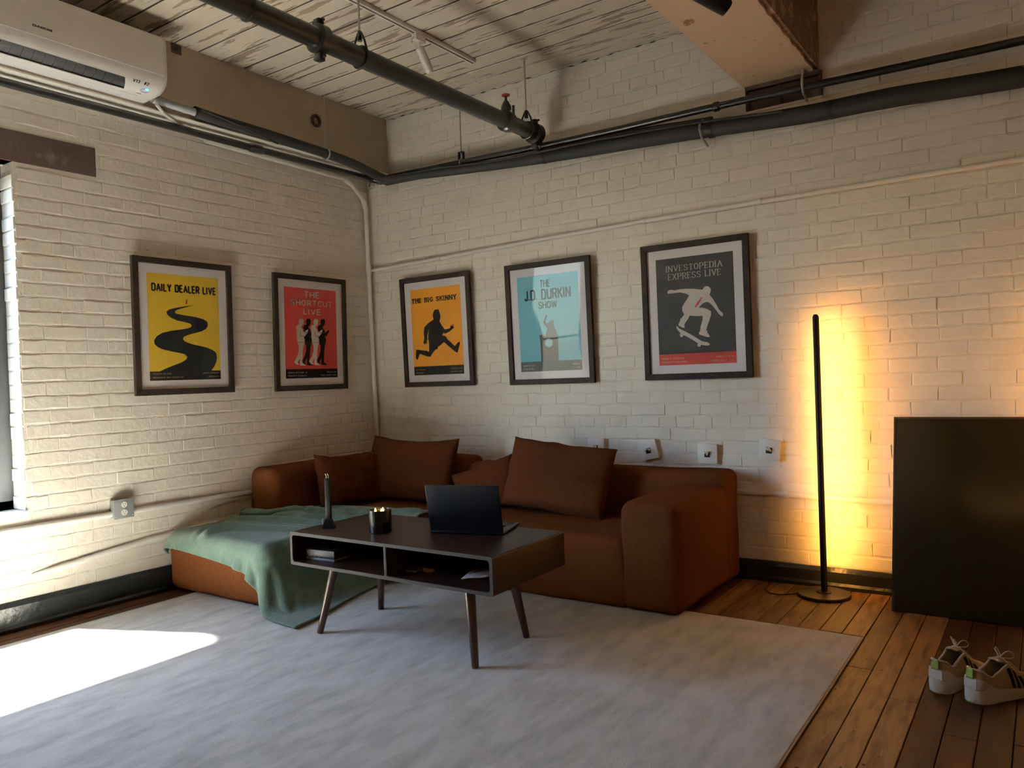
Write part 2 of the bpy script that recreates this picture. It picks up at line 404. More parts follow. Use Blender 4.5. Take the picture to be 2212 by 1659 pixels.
# steel lintel over the near window
bbox_obj('trim_1', (-.10, LINTEL[0], LINTEL[2]), (.004, LINTEL[1], LINTEL[3]), 'steel_dark', None, .004, kind='structure', label='rusty steel lintel above the window')

# beams
lb = MB().box((0, RY, 2.672), (.222, 0, CZ)).obj('trim_2', 'beam', kind='structure', label='tan boxed beam along the left wall under the ceiling')
bbox_obj('soffit', (.001, RY, 2.664), (.226, -.001, 2.6725), 'beamwhite', lb, .002)
bb = MB().box((2.872, RY, 2.672), (3.252, 0, CZ)).obj('trim_3', 'rust', kind='structure', label='heavy painted ceiling beam meeting the back wall')
def edge_fn(p):
    n = noise.noise(Vector((p.x*30, p.y*12, 3)))*.012
    return p
sv = []; sfc = []; NS = 220                # painted underside with a chipped, rusty right edge
for i in range(NS+1):
    y = -.001+(RY+.001)*i/NS*(1 if i > 160 else 1); e = 3.232+.012*noise.noise(Vector((y*38, 1, 0)))-.014*max(0, noise.noise(Vector((y*9, 5, 0))))
    sv += [(2.868, y, 2.660), (e, y, 2.660), (e, y, 2.673), (2.868, y, 2.673)]
for i in range(NS):
    for k in range(4): sfc.append((4*i+k, 4*i+(k+1) % 4, 4*i+4+(k+1) % 4, 4*i+4+k))
sfc += [(0, 1, 2, 3), (4*NS, 4*NS+1, 4*NS+2, 4*NS+3)]
MB().add(sv, sfc).obj('beam_soffit', 'beampeach', bb)
# broken mortar line where the back wall meets the ceiling boards
cp_ = []; cr_ = []
for i in range(150):
    x = .24+i*.0176; cp_.append((x, -.002, CZ-.024+.010*noise.noise(Vector((x*14, 0, 3)))))
    cr_.append(max(.0006, .0065*(noise.noise(Vector((x*22, 7, 0)))+.12)))
MB().tube(cp_, cr_, 6).obj('mortar_crack', 'gap', wb)
MB().box((2.866, RY, 2.665), (2.873, -.001, CZ)).obj('beam_cheek', 'beampeach', bb)
bp_ = thing('bearing_plate', 'dark steel bearing box in back wall under ceiling beam end', 'bracket', (3.07, 0, 2.525))
MB().box((-.195, -.006, 0), (.195, .0, .135)).obj('back_plate', 'steel_dark', bp_)
MB().box((-.195, -.03, .112), (.195, -.004, .135)).obj('flange', 'steel_dark', bp_)
for x in (-.19, -.02, .185): MB().box((x-.006, -.022, 0), (x+.006, -.004, .115)).obj('web', 'steel_dark', bp_)
MB().box((-.195, -.024, -.008), (.195, -.004, .004)).obj('ledge', 'white', bp_)

# baseboards
def base(name, path, h, t, rot, lab):
    prof = [(0, 0), (-t-.012, 0), (-t-.012, .018), (-t, .03), (-t, h-.022), (-t*.55, h), (0, h)]
    n = len(prof); x0, x1 = path; vs = []; fs = []; st = 40
    for i in range(st+1):
        x = x0+(x1-x0)*i/st
        for k, (y, z) in enumerate(prof):
            jz = noise.noise(Vector((x*5, k, 2)))*.004 if k >= 4 else 0
            vs.append((x, y, z+jz))
    for i in range(st):
        for k in range(n-1): fs.append((i*n+k, i*n+k+1, (i+1)*n+k+1, (i+1)*n+k))
    fs += [tuple(range(n)), tuple(st*n+k for k in range(n))]
    o = MB().add(vs, fs).obj(name, 'base', kind='structure', label=lab); o.rotation_euler.z = rot; return o
base('baseboard_left', (RY, -.03), .14, .022, PI/2, 'glossy black baseboard under the window wall')
base('baseboard_back', (.03, RX), .105, .026, 0, 'glossy black baseboard along the back wall')

def cat_rom(pts, n=5):
    out = []; m = len(pts)
    for i in range(m-1):
        p0 = pts[max(i-1, 0)]; p1 = pts[i]; p2 = pts[i+1]; p3 = pts[min(i+2, m-1)]
        for k in range(n):
            t = k/n
            out.append(tuple(.5*((2*p1[d])+(-p0[d]+p2[d])*t+(2*p0[d]-5*p1[d]+4*p2[d]-p3[d])*t*t+(-p0[d]+3*p1[d]-3*p2[d]+p3[d])*t**3) for d in (0, 1)))
    return out+[pts[-1]]
def smooth_path(pts, n=6):
    out = []; m = len(pts)
    P_ = [Vector(p) for p in pts]
    for i in range(m-1):
        p0, p1, p2, p3 = P_[max(i-1, 0)], P_[i], P_[i+1], P_[min(i+2, m-1)]
        for k in range(n):
            t = k/n; out.append(.5*((2*p1)+(p2-p0)*t+(2*p0-5*p1+4*p2-p3)*t*t+(3*p1-p0-3*p2+p3)*t**3))
    return out+[P_[-1]]
# ------------------------------------------------------------------ rug
RUG = (.235, 3.512, -3.75, -.752)
rg = thing('area_rug', 'large pale distressed grey rug under the coffee table', 'rug', ((RUG[0]+RUG[1])/2, (RUG[2]+RUG[3])/2, 0))
hx, hy = (RUG[1]-RUG[0])/2, (RUG[3]-RUG[2])/2
def rugfn(p):
    return Vector((p.x, p.y, p.z+(.0012*noise.noise(Vector((p.x*3, p.y*3, 0))) if p.z > .004 else 0)))
MB().rbox((-hx, -hy, .0005), (hx, hy, .011), .004, .12, rugfn, 2).obj('pile', 'rug', rg, smooth=True)
for lo, hi in (((hx-.004, -hy, .0004), (hx+.006, hy, .0085)), ((-hx-.006, -hy, .0004), (-hx+.004, hy, .0085))):
    bbox_obj('binding', lo, hi, 'rugedge', rg, .002)

# ------------------------------------------------------------------ sofa
sf = thing('sectional_sofa', 'low rust brown boucle sectional sofa filling the corner', 'sofa', (1.4, -.45, 0))
SO = Vector((1.4, -.45, 0))
def soft(amp, f=5):
    def fn(p):
        n = noise.noise_vector(Vector((p.x*f, p.y*f, p.z*f)))
        return p+Vector(n)*amp-SO
    return fn
FL = .012                                   # stands on the rug and boards
def sofa_part(name, lo, hi, r, amp=.006, m='sofa', f=5, k=.05):
    return MB().rbox(lo, hi, r, k, soft(amp, f)).obj(name, m, sf, smooth=80)
def seat_fn(p):
    n = Vector(noise.noise_vector(p*4))*.008
    if p.z > .3:
        e = min(1, max(0, (p.y+.86)/.1))
        n.z += .008*e*noise.noise(Vector((p.x*9, p.y*5, 1)))+.006*abs(noise.noise(Vector((p.x*16+p.y*9, p.y*3, 7))))*e
    return p+n-SO
sofa_part('chaise_base', (.04, -1.735, FL), (.905, -.88, .325), .055)
MB().rbox((.905, -.892, FL), (2.50, -.20, .352), .05, .04, seat_fn).obj('seat_base', 'sofa', sf, smooth=80)
sofa_part('corner_base', (.04, -.90, FL), (.915, -.20, .350), .05)
sofa_part('armrest', (2.465, -.90, FL), (2.775, -.20, .535), .06, .005)
sofa_part('backrest', (1.06, -.262, FL), (2.775, -.032, .605), .05, .005)
sofa_part('backrest', (.035, -.262, FL), (1.05, -.032, .635), .05, .006)
sofa_part('side_backrest', (.032, -1.175, FL), (.285, -.24, .640), .06, .006)

# cushions: each lies loose on the sofa
def cushion(name, label, W, H, T, M_, seed, m='pillow', sag=.0):
    mb = MB(); n = 26; vs = []; fs = []
    def pt(u, v, s):
        e = max(0, (1-abs(u)**2.6))*max(0, (1-abs(v)**2.6)); t = T/2*e**.42
        x = W/2*u*(1-.045*(1-v*v)); z = H/2*v*(1-.05*(1-u*u))
        nn = noise.noise(Vector((u*2.2+seed, v*2.2, s)))*.014+noise.noise(Vector((u*5+seed, v*4, s+4)))*.005
        z -= sag*(1-u*u)*(v+1)/2
        return Vector((x+.006*noise.noise(Vector((v*3, seed, 1))), s*(t+nn*e), z+.008*noise.noise(Vector((u*3, seed, 2)))))
    for s in (-1, 1):
        for i in range(n+1):
            for j in range(n+1):
                u = math.sin((i/n*2-1)*PI/2)*.55+(i/n*2-1)*.45; v = math.sin((j/n*2-1)*PI/2)*.55+(j/n*2-1)*.45
                vs.append(pt(u, v, s))
    N = (n+1)*(n+1)
    for i in range(n):
        for j in range(n):
            a = i*(n+1)+j; q = (a, a+1, a+n+2, a+n+1)
            fs.append(q); fs.append(tuple(N+k for k in q[::-1]))
    o = mb.add(vs, fs).obj(name, m, None, smooth=70, label=label, cat='cushion', group='loose cushions on the sofa')
    bm = bmesh.new(); bm.from_mesh(o.data); bmesh.ops.remove_doubles(bm, verts=bm.verts, dist=.0012); bmesh.ops.recalc_face_normals(bm, faces=bm.faces); bm.to_mesh(o.data); bm.free()
    o.data.polygons.foreach_set('use_smooth', [True]*len(o.data.polygons)); o.matrix_basis = M_
    return o
T_, R_ = Matrix.Translation, Matrix.Rotation
cushion('sofa_cushion', 'large square rust cushion standing in the sofa corner by the wall pipe', .72, .43, .17, T_((.70, -.40, .565)) @ R_(.06, 4, 'Z') @ R_(-.28, 4, 'X') @ R_(.02, 4, 'Y'), 3, sag=.02)
cushion('sofa_cushion', 'large rust cushion slumped at the right end behind the laptop', .72, .42, .17, T_((1.83, -.40, .555)) @ R_(-.04, 4, 'Z') @ R_(-.30, 4, 'X') @ R_(.085, 4, 'Y'), 9)
cushion('sofa_cushion', 'small rust cushion leaning on the left side backrest', .50, .34, .15, T_((.40, -.66, .525)) @ R_(PI/2-.12, 4, 'Z') @ R_(-.26, 4, 'X') @ R_(.05, 4, 'Y'), 15, sag=.02)
cushion('sofa_cushion', 'small rust cushion tucked behind the laptop, half under the slumped large one', .42, .30, .13, T_((1.325, -.40, .475)) @ R_(.25, 4, 'Z') @ R_(-.35, 4, 'X') @ R_(-.35, 4, 'Y'), 21)

# ------------------------------------------------------------------ blanket: a small cloth drape over the chaise
def drape():
    nx, ny = 72, 64
    A, B, Cc, D = np.array((-.01, -1.775)), np.array((1.36, -1.875)), np.array((1.15, -.72)), np.array((.07, -.92))
    U, V = np.meshgrid(np.linspace(0, 1, nx), np.linspace(0, 1, ny), indexing='ij')
    P0 = ((1-U)*(1-V))[..., None]*A+(U*(1-V))[..., None]*B+(U*V)[..., None]*Cc+((1-U)*V)[..., None]*D
    rng = np.random.RandomState(4)
    P = np.zeros((nx, ny, 3)); P[..., :2] = P0
    P[..., 2] = .375+.010*np.sin(V*26+U*7)*V+.008*np.sin(U*11+V*9)+rng.uniform(-.002, .002, U.shape)
    # spare length towards the back so it ruffles there
    R0 = P0.copy(); R0[..., 1] += .10*np.clip(V-.45, 0, 1)**1.5*2
    Vl = np.zeros_like(P)
    boxes = [((.04, -1.735, -.2), (.905, -.86, .325), .055), ((.905, -.892, -.2), (2.5, -.2, .352), .05), ((.04, -.9, -.2), (.915, -.2, .35), .05), ((.032, -1.175, -.2), (.285, -.2, .640), .06)]
    groups = []
    def add(di, dj, st):
        i0, i1 = max(0, -di), nx-max(0, di); j0, j1 = max(0, -dj), ny-max(0, dj)
        I, J = np.meshgrid(np.arange(i0, i1), np.arange(j0, j1), indexing='ij'); I = I.ravel(); J = J.ravel()
        key = (I//abs(di)) % 2 if di else (J//abs(dj)) % 2
        for k in (0, 1):
            s = key == k; a = (I[s], J[s]); b = (I[s]+di, J[s]+dj)
            groups.append((a, b, np.linalg.norm(R0[a]-R0[b], axis=1), st))
    add(1, 0, 1.0); add(0, 1, 1.0); add(1, 1, .6); add(1, -1, .6); add(3, 0, .12); add(0, 3, .12)
    th = .017; dt = 1/60
    for step in range(130):
        Vl[..., 2] -= 9.8*dt; Vl *= .97; Q = P+Vl*dt
        for it in range(14):
            for a, b, L, st in groups:
                d = Q[b]-Q[a]; l = np.linalg.norm(d, axis=1)+1e-9; c = (st*.5*(l-L)/l)[:, None]*d
                Q[a] += c; Q[b] -= c
        hit = np.zeros((nx, ny), bool)
        for lo, hi, r in boxes:
            c = (np.array(lo)+np.array(hi))/2; h = (np.array(hi)-np.array(lo))/2-r
            q = Q-c; s = np.sign(q); e = np.abs(q)-h; m = np.maximum(e, 0); ln = np.linalg.norm(m, axis=2)
            inner = np.minimum(e.max(axis=2), 0); dist = ln+inner-r-th
            g = np.where(ln[..., None] > 1e-9, m/np.maximum(ln, 1e-9)[..., None], (e == e.max(axis=2, keepdims=True)).astype(float))*s
            ins = dist < 0; Q = np.where(ins[..., None], Q-g*dist[..., None], Q); hit |= ins
        low = Q[..., 2] < .021; Q[..., 2] = np.maximum(Q[..., 2], .021); hit |= low
        Q[hit, :2] = P[hit, :2]+.04*(Q[hit, :2]-P[hit, :2]); Vl = (Q-P)/dt; P = Q
    # finer grid, then the soft folds pushed up where the throw lies on the seat
    def up(P, ax):
        P = np.moveaxis(P, ax, 0); n = len(P); Z = np.zeros((2*n-1,)+P.shape[1:]); Z[::2] = P
        pm = np.concatenate((P[:1], P, P[-1:])); Z[1::2] = (-pm[:-3]+9*pm[1:-2]+9*pm[2:-1]-pm[3:])/16
        return np.moveaxis(Z, 0, ax)
    P = up(up(P, 0), 1)
    top = np.clip((P[..., 2]-.30)/.03, 0, 1)
    def ridge(pts, hgt, wid):
        pts = np.array(cat_rom(pts, 6)); d = np.full(P.shape[:2], 9.0); par = np.zeros(P.shape[:2])
        for i, (a, b) in enumerate(zip(pts, pts[1:])):
            ab = b-a; t = np.clip(((P[..., :2]-a)@ab)/(ab@ab+1e-12), 0, 1); dd = np.linalg.norm(P[..., :2]-a-t[..., None]*ab, axis=2)
            k = dd < d; d = np.where(k, dd, d); par = np.where(k, (i+t)/len(pts), par)
        return hgt*np.exp(-(d/wid)**2)*(.35+.65*np.sin(np.clip(par, 0, 1)*PI)**.5)
    z = ridge([(.40, -1.76), (.36, -1.66), (.42, -1.55), (.62, -1.46), (.90, -1.40)], .034, .026)
    z += ridge([(.30, -1.74), (.27, -1.62), (.34, -1.50), (.56, -1.40), (.86, -1.33)], .026, .022)
    z += ridge([(.10, -1.36), (.36, -1.30), (.60, -1.27), (.98, -1.24)], .036, .030)
    z += ridge([(.30, -1.20), (.44, -1.14), (.62, -1.20), (.80, -1.12), (1.02, -1.10)], .048, .034)
    z += ridge([(.28, -1.10), (.42, -1.04), (.52, -1.06), (.70, -1.0)], .058, .045)
    z += ridge([(.55, -.98), (.75, -.95), (.95, -.97), (1.10, -.90)], .036, .030)
    z += ridge([(.80, -1.04), (.92, -.90), (1.04, -.86), (1.12, -.80)], .032, .026)
    P[..., 2] += z*top
    return P
P = drape(); nx, ny = P.shape[:2]
bl_ = MB().add(P.reshape(-1, 3).tolist(), [(i*ny+j, (i+1)*ny+j, (i+1)*ny+j+1, i*ny+j+1) for i in range(nx-1) for j in range(ny-1)])
bo = thing('throw_blanket', 'sage green fleece throw draped over the sofa chaise', 'blanket', (.8, -1.4, .35))
o = bl_.obj('fleece', 'blanket', bo, smooth=170); o.location = (-.8, 1.4, -.35)
md = o.modifiers.new('s', 'SOLIDIFY'); md.thickness = .007; md.offset = 1
md = o.modifiers.new('u', 'SUBSURF'); md.levels = 1; md.render_levels = 1
hem = [P[i, 0] for i in range(nx)]+[P[nx-1, j] for j in range(1, ny)]+[P[i, ny-1] for i in range(nx-2, -1, -1)]
hm = MB().tube([(p[0]-.8, p[1]+1.4, p[2]-.35+.003) for p in hem], .0055, 8).obj('hem', 'blanket', bo, smooth=True)

# ------------------------------------------------------------------ coffee table
TX0, TX1, TY0, TY1, TZ0, TZ1 = 1.272, 2.432, -1.868, -1.338, .318, .470
TO = Vector(((TX0+TX1)/2, (TY0+TY1)/2, .011))
ct = thing('coffee_table', 'dark walnut mid-century coffee table with open shelf and splayed legs', 'table', TO)
def rrect(x0, x1, z0, z1, r, n=6):
    out = []
    for cx, cz, a in ((x1-r, z0+r, -PI/2), (x1-r, z1-r, 0), (x0+r, z1-r, PI/2), (x0+r, z0+r, PI)):
        out += [(cx+r*math.cos(a+PI/2*i/n), cz+r*math.sin(a+PI/2*i/n)) for i in range(n+1)]
    return out
def shell(t, r, y0, y1, ins=0):
    o_ = rrect(TX0+ins-TO.x, TX1-ins-TO.x, TZ0+ins-TO.z, TZ1-ins-TO.z, r); i_ = rrect(TX0+t-TO.x, TX1-t-TO.x, TZ0+t-TO.z, TZ1-t-TO.z, .015); n = len(o_)
    y0 -= TO.y; y1 -= TO.y
    vs = [(x, y0, z) for x, z in o_]+[(x, y0, z) for x, z in i_]+[(x, y1, z) for x, z in o_]+[(x, y1, z) for x, z in i_]; fs = []
    for k in range(n):
        l = (k+1) % n
        fs += [(k, l, n+l, n+k), (2*n+k, 3*n+k, 3*n+l, 2*n+l), (k, 2*n+k, 2*n+l, l), (n+k, n+l, 3*n+l, 3*n+k)]
    return MB().add(vs, fs)
shell(.015, .009, TY0+.004, TY1).obj('case', 'walnut', ct, smooth=30)
shell(.0145, .009, TY0, TY0+.0045).obj('edge_band', 'edge', ct, smooth=30)
dv = bbox_obj('divider', (1.872-.0075-TO.x, TY0+.006-TO.y, TZ0+.014-TO.z), (1.872+.0075-TO.x, TY1-TO.y, TZ1-.014-TO.z), 'walnut', ct, .001)
bbox_obj('edge_band', (1.872-.0075-TO.x, TY0+.002-TO.y, TZ0+.014-TO.z), (1.872+.0075-TO.x, TY0+.0062-TO.y, TZ1-.014-TO.z), 'edge', dv, .001)
MB().box((TX0+.014-TO.x, TY1-.012-TO.y, TZ0+.013-TO.z), (TX1-.014-TO.x, TY1-.003-TO.y, TZ1-.013-TO.z)).obj('back_panel', 'walnut', ct)
for bx, by, tx, ty in ((1.415, -1.835, 1.47, -1.775), (2.300, -1.825, 2.245, -1.775), (2.280, -1.430, 2.235, -1.47), (1.405, -1.430, 1.46, -1.47)):
    MB().tube([(bx-TO.x, by-TO.y, 0), (bx+(tx-bx)*.02-TO.x, by+(ty-by)*.02-TO.y, .006), (tx-TO.x, ty-TO.y, TZ0-TO.z+.001)], [.0135, .0145, .0225], 20).obj('leg', 'leg', ct, smooth=True)

# things on the table
TT = TZ1
lp = thing('laptop', 'open black laptop seen from behind its lid on the coffee table', 'laptop', (2.078, -1.571, TT), (0, 0, math.atan2(.096, .326)))
bbox_obj('base', (-.17, 0, .002), (.17, .235, .013), 'laptop', lp, .004, 3)
lid = MB().rbox((-.17, -.003, 0), (.17, .003, .214), .0028, .06).obj('lid', 'laptop', lp, smooth=40); lid.location = (0, .004, .012); lid.rotation_euler.x = math.radians(13)
bevel_pts = rrect(-.17, .17, 0, .232, .012)
MB().box((-.163, .0032, .006), (.163, .0038, .208)).obj('screen', mat('screen_off', (.01, .01, .012), .15), lid)
MB().tube([(-.12, .004, .0115), (.12, .004, .0115)], .0045, 10).obj('hinge', 'laptop', lp, smooth=True)
for r in range(5):
    for c in range(12):
        if r == 4 and 3 < c < 8: continue
        MB().box((-.138+c*.023, .045+r*.021, .0128), (-.118+c*.023, .063+r*.021, .0142)).obj('key', 'ink', lp)
MB().box((-.05, .158, .0128), (.05, .222, .0134)).obj('trackpad', 'lampblack', lp)

cn = thing('candle', 'lit three wick candle in a smoked black glass jar on the coffee table', 'candle', (1.690, -1.70, TT))
MB().lathe((0, 0, 0), [(.046, 0), (.050, .003), (.051, .012), (.051, .101), (.0505, .103), (.0475, .103), (.0470, .101), (.0470, .078), (.001, .077)], 40).obj('jar', 'jar', cn, smooth=40)
MB().lathe((0, 0, .0772), [(.0465, 0), (.0465, .004), (.001, .0045)], 32).obj('wax', 'wax', cn, smooth=40)
for x, y in ((-.017, -.012), (.018, -.010), (.001, .018)):
    wk = MB().tube([(x, y, .081), (x+.001, y, .090)], .0012, 6).obj('wick', 'ink', cn)
    MB().lathe((x, y, .088), [(.0008, 0), (.0042, .004), (.0048, .008), (.0030, .015), (.0004, .023)], 12).obj('flame', 'flame', wk, smooth=True)

lt = thing('rod_lighter', 'tall slim black rod lighter standing on its flared base at the table corner', 'lighter', (1.392, -1.735, TT), (0, 0, .5))
MB().add([(-.030, -.012, 0), (.030, -.012, 0), (.030, .012, 0), (-.030, .012, 0), (-.030, -.012, .010), (.030, -.012, .010), (.030, .012, .010), (-.030, .012, .010),
          (-.011, -.010, .046), (.011, -.010, .046), (.011, .010, .046), (-.011, .010, .046)],
         [(3,2,1,0),(0,1,5,4),(1,2,6,5),(2,3,7,6),(3,0,4,7),(4,5,9,8),(5,6,10,9),(6,7,11,10),(7,4,8,11),(8,9,10,11)]).obj('flared_base', 'lampblack', lt)
bbox_obj('stem', (-.0125, -.009, .044), (.0125, .009, .236), 'lampblack', lt, .002)
for x in (-.006, .004): MB().tube([(x, 0, .235), (x+.001, 0, .248), (x-.004, 0, .256)], .0018, 8).obj('electrode', 'galv', lt, smooth=True)
bbox_obj('button', (-.034, -.005, .020), (-.024, .005, .045), 'galv', lt, .002)

# things on the shelf inside the table
SH = TZ0+.0155
bk = thing('patterned_box', 'flat black box with thin white ring pattern in the left shelf opening', 'box', (1.385, -1.70, SH), (0, 0, .10))
bbox_obj('tray', (-.085, -.10, 0), (.085, .10, .010), mat('box_base', (.20, .20, .20), .5), bk, .001)
bbox_obj('lid', (-.085, -.10, .010), (.085, .10, .047), mat('box_black', (.018, .018, .019), .5), bk, .001)
rg_m = mat('box_ring', (.55, .53, .50), .6)
for x, z, R, s, a in ((-.058, .036, .016, PI, PI), (-.022, .012, .016, 0, PI), (-.080, .022, .014, -PI/2, PI)):
    MB().torus((x, -.1006, z), R, .0010, 'y', 20, 6, a, s).obj('printed_ring', rg_m, bk)
MB().lathe((1.352, -1.72, SH+.0472), [(.016, 0), (.0165, .002), (.0165, .020), (.015, .022), (.003, .0225)], 24).obj('tape_roll', 'lampblack', None, smooth=40, label='small round black tin standing on the patterned box', cat='tin')
mk = thing('matchbox', 'small pale wooden matchbox in the right shelf opening', 'box', (1.985, -1.72, SH), (0, 0, .15))
bbox_obj('sleeve', (-.022, -.012, 0), (.022, .012, .011), 'wood_tip', mk, .001)
MB().box((-.0222, -.0121, .002), (.0222, -.0119, .009)).obj('strike_strip', mat('strip', (.30, .16, .07), .8), mk)
MB().rbox((1.90, -1.775, SH), (1.955, -1.735, SH+.008), .0035, .008, lambda p: p+Vector((0, 0, .0035*noise.noise(p*60) if p.z > SH+.004 else 0)), 2).obj('foil_packet', mat('foil', (.16, .15, .15), .35, metal=.4, bump=(80, .6, .003)), None, smooth=60, label='crumpled dark foil packet lying left of the matchbox', cat='packet')
MB().rbox((1.918, -1.722, SH), (1.956, -1.690, SH+.016), .007, .008, lambda p: p+Vector(noise.noise_vector(p*45))*.003*(1 if p.z > SH+.003 else 0), 3).obj('key_pouch', mat('pouch', (.07, .06, .055), .7), None, smooth=60, label='small rounded dark pouch just behind the foil packet', cat='pouch')
mg = thing('magazine', 'curled magazine with red and white cover at the right shelf end', 'magazine', (2.27, -1.66, SH), (0, 0, .35))
vs = []; N_ = 16
for i in range(N_+1):
    u = i/N_
    for j in range(2):
        vs.append((-.105+.19*u, -.075+.15*j, .004+.040*u**1.7+.003*math.sin(u*9)))
mgm = MB().add(vs, [(2*i, 2*i+2, 2*i+3, 2*i+1) for i in range(N_)]).obj('cover', 'coverprint', mg, smooth=True); md = mgm.modifiers.new('s', 'SOLIDIFY'); md.thickness = .0022; md.offset = -1
mgp = MB().add([(x*.985, y*.97, z-.0024) for x, y, z in vs], [(2*i, 2*i+2, 2*i+3, 2*i+1) for i in range(N_)]).obj('pages', 'paper', mg, smooth=True); md = mgp.modifiers.new('s', 'SOLIDIFY'); md.thickness = .0016; md.offset = -1

# ------------------------------------------------------------------ floor lamps
def floor_lamp(loc, yaw, label, cord):
    t = thing('floor_lamp', label, 'floor lamp', loc, (0, 0, yaw), group='slim black floor lamps')
    MB().lathe((0, 0, 0), [(.118, 0), (.124, .002), (.126, .010), (.123, .0145), (.036, .0165), (.034, .019), (.001, .0195)], 56).obj('base', 'lampbase', t, smooth=35)
    MB().lathe((0, 0, .018), [(.034, 0), (.034, .004), (.014, .006), (.012, .009)], 24).obj('collar', 'lampblack', t, smooth=35)
    # three-sided channel, closed to the room and open towards the wall
    r = .0125; pts = [(r*math.cos(a), r*math.sin(a)) for a in [PI+PI*i/10 for i in range(11)]]
    pts = [(-r, .0125)]+pts+[(r, .0125)]
    n = len(pts); z0, z1 = .02, 1.405
    vs = [(x, y, z) for z in (z0, z1-.012) for x, y in pts]+[(x*.55, y*.55, z1) for x, y in pts]
    fs = [(i, i+1, n+i+1, n+i) for i in range(n-1)]+[(n+i, n+i+1, 2*n+i+1, 2*n+i) for i in range(n-1)]+[tuple(2*n+i for i in range(n)), (n-1, 0, n, 2*n-1), (2*n-1, n, 2*n, 3*n-1)]
    MB().add(vs, fs).obj('pole', 'lampblack', t, smooth=35)
    st = MB().add([(-.0085, .0128, .10), (.0085, .0128, .10), (.0085, .0128, 1.385), (-.0085, .0128, 1.385)], [(0, 3, 2, 1)]).obj('light_strip', 'led', t)
    if cord: MB().tube(cord, .0028, 8).obj('cord', 'lampblack', t, smooth=True)
    return t
yw = -.42; ca, sa = math.cos(-yw), math.sin(-yw)
LP = Vector((3.232, -.176, 0))
cw = [(3.125, -.215, .010), (3.085, -.245, .005), (3.04, -.27, .004), (2.99, -.265, .004), (2.955, -.22, .004), (2.945, -.15, .004), (2.94, -.08, .006), (2.90, -.055, .012)]
cl = [((x-LP.x)*ca-(y-LP.y)*sa, (x-LP.x)*sa+(y-LP.y)*ca, z) for x, y, z in cw]
floor_lamp(LP, yw, 'slim black floor lamp between the sofa arm and the leaning panel', cl)
floor_lamp(Vector((4.42, -.19, 0)), .35, 'slim black floor lamp glowing behind the right edge of the leaning panel', None)

# ------------------------------------------------------------------ leaning black panel
an = math.atan2(.235, .875); PH = .915; PW = .545
pn = thing('leaning_panel', 'large glossy black panel leaning against the back wall', 'panel', (3.555, -.286, .002), (-an, 0, 0))
bbox_obj('board', (0, 0, 0), (PW, .028, PH), 'panel', pn, .003)
for lo, hi in (((0, -.0015, PH-.010), (PW, .0, PH)), ((0, -.0015, 0), (.008, 0, PH)), ((PW-.010, -.0015, 0), (PW, 0, PH))): MB().box(lo, hi).obj('edge_trim', 'paneledge', pn)

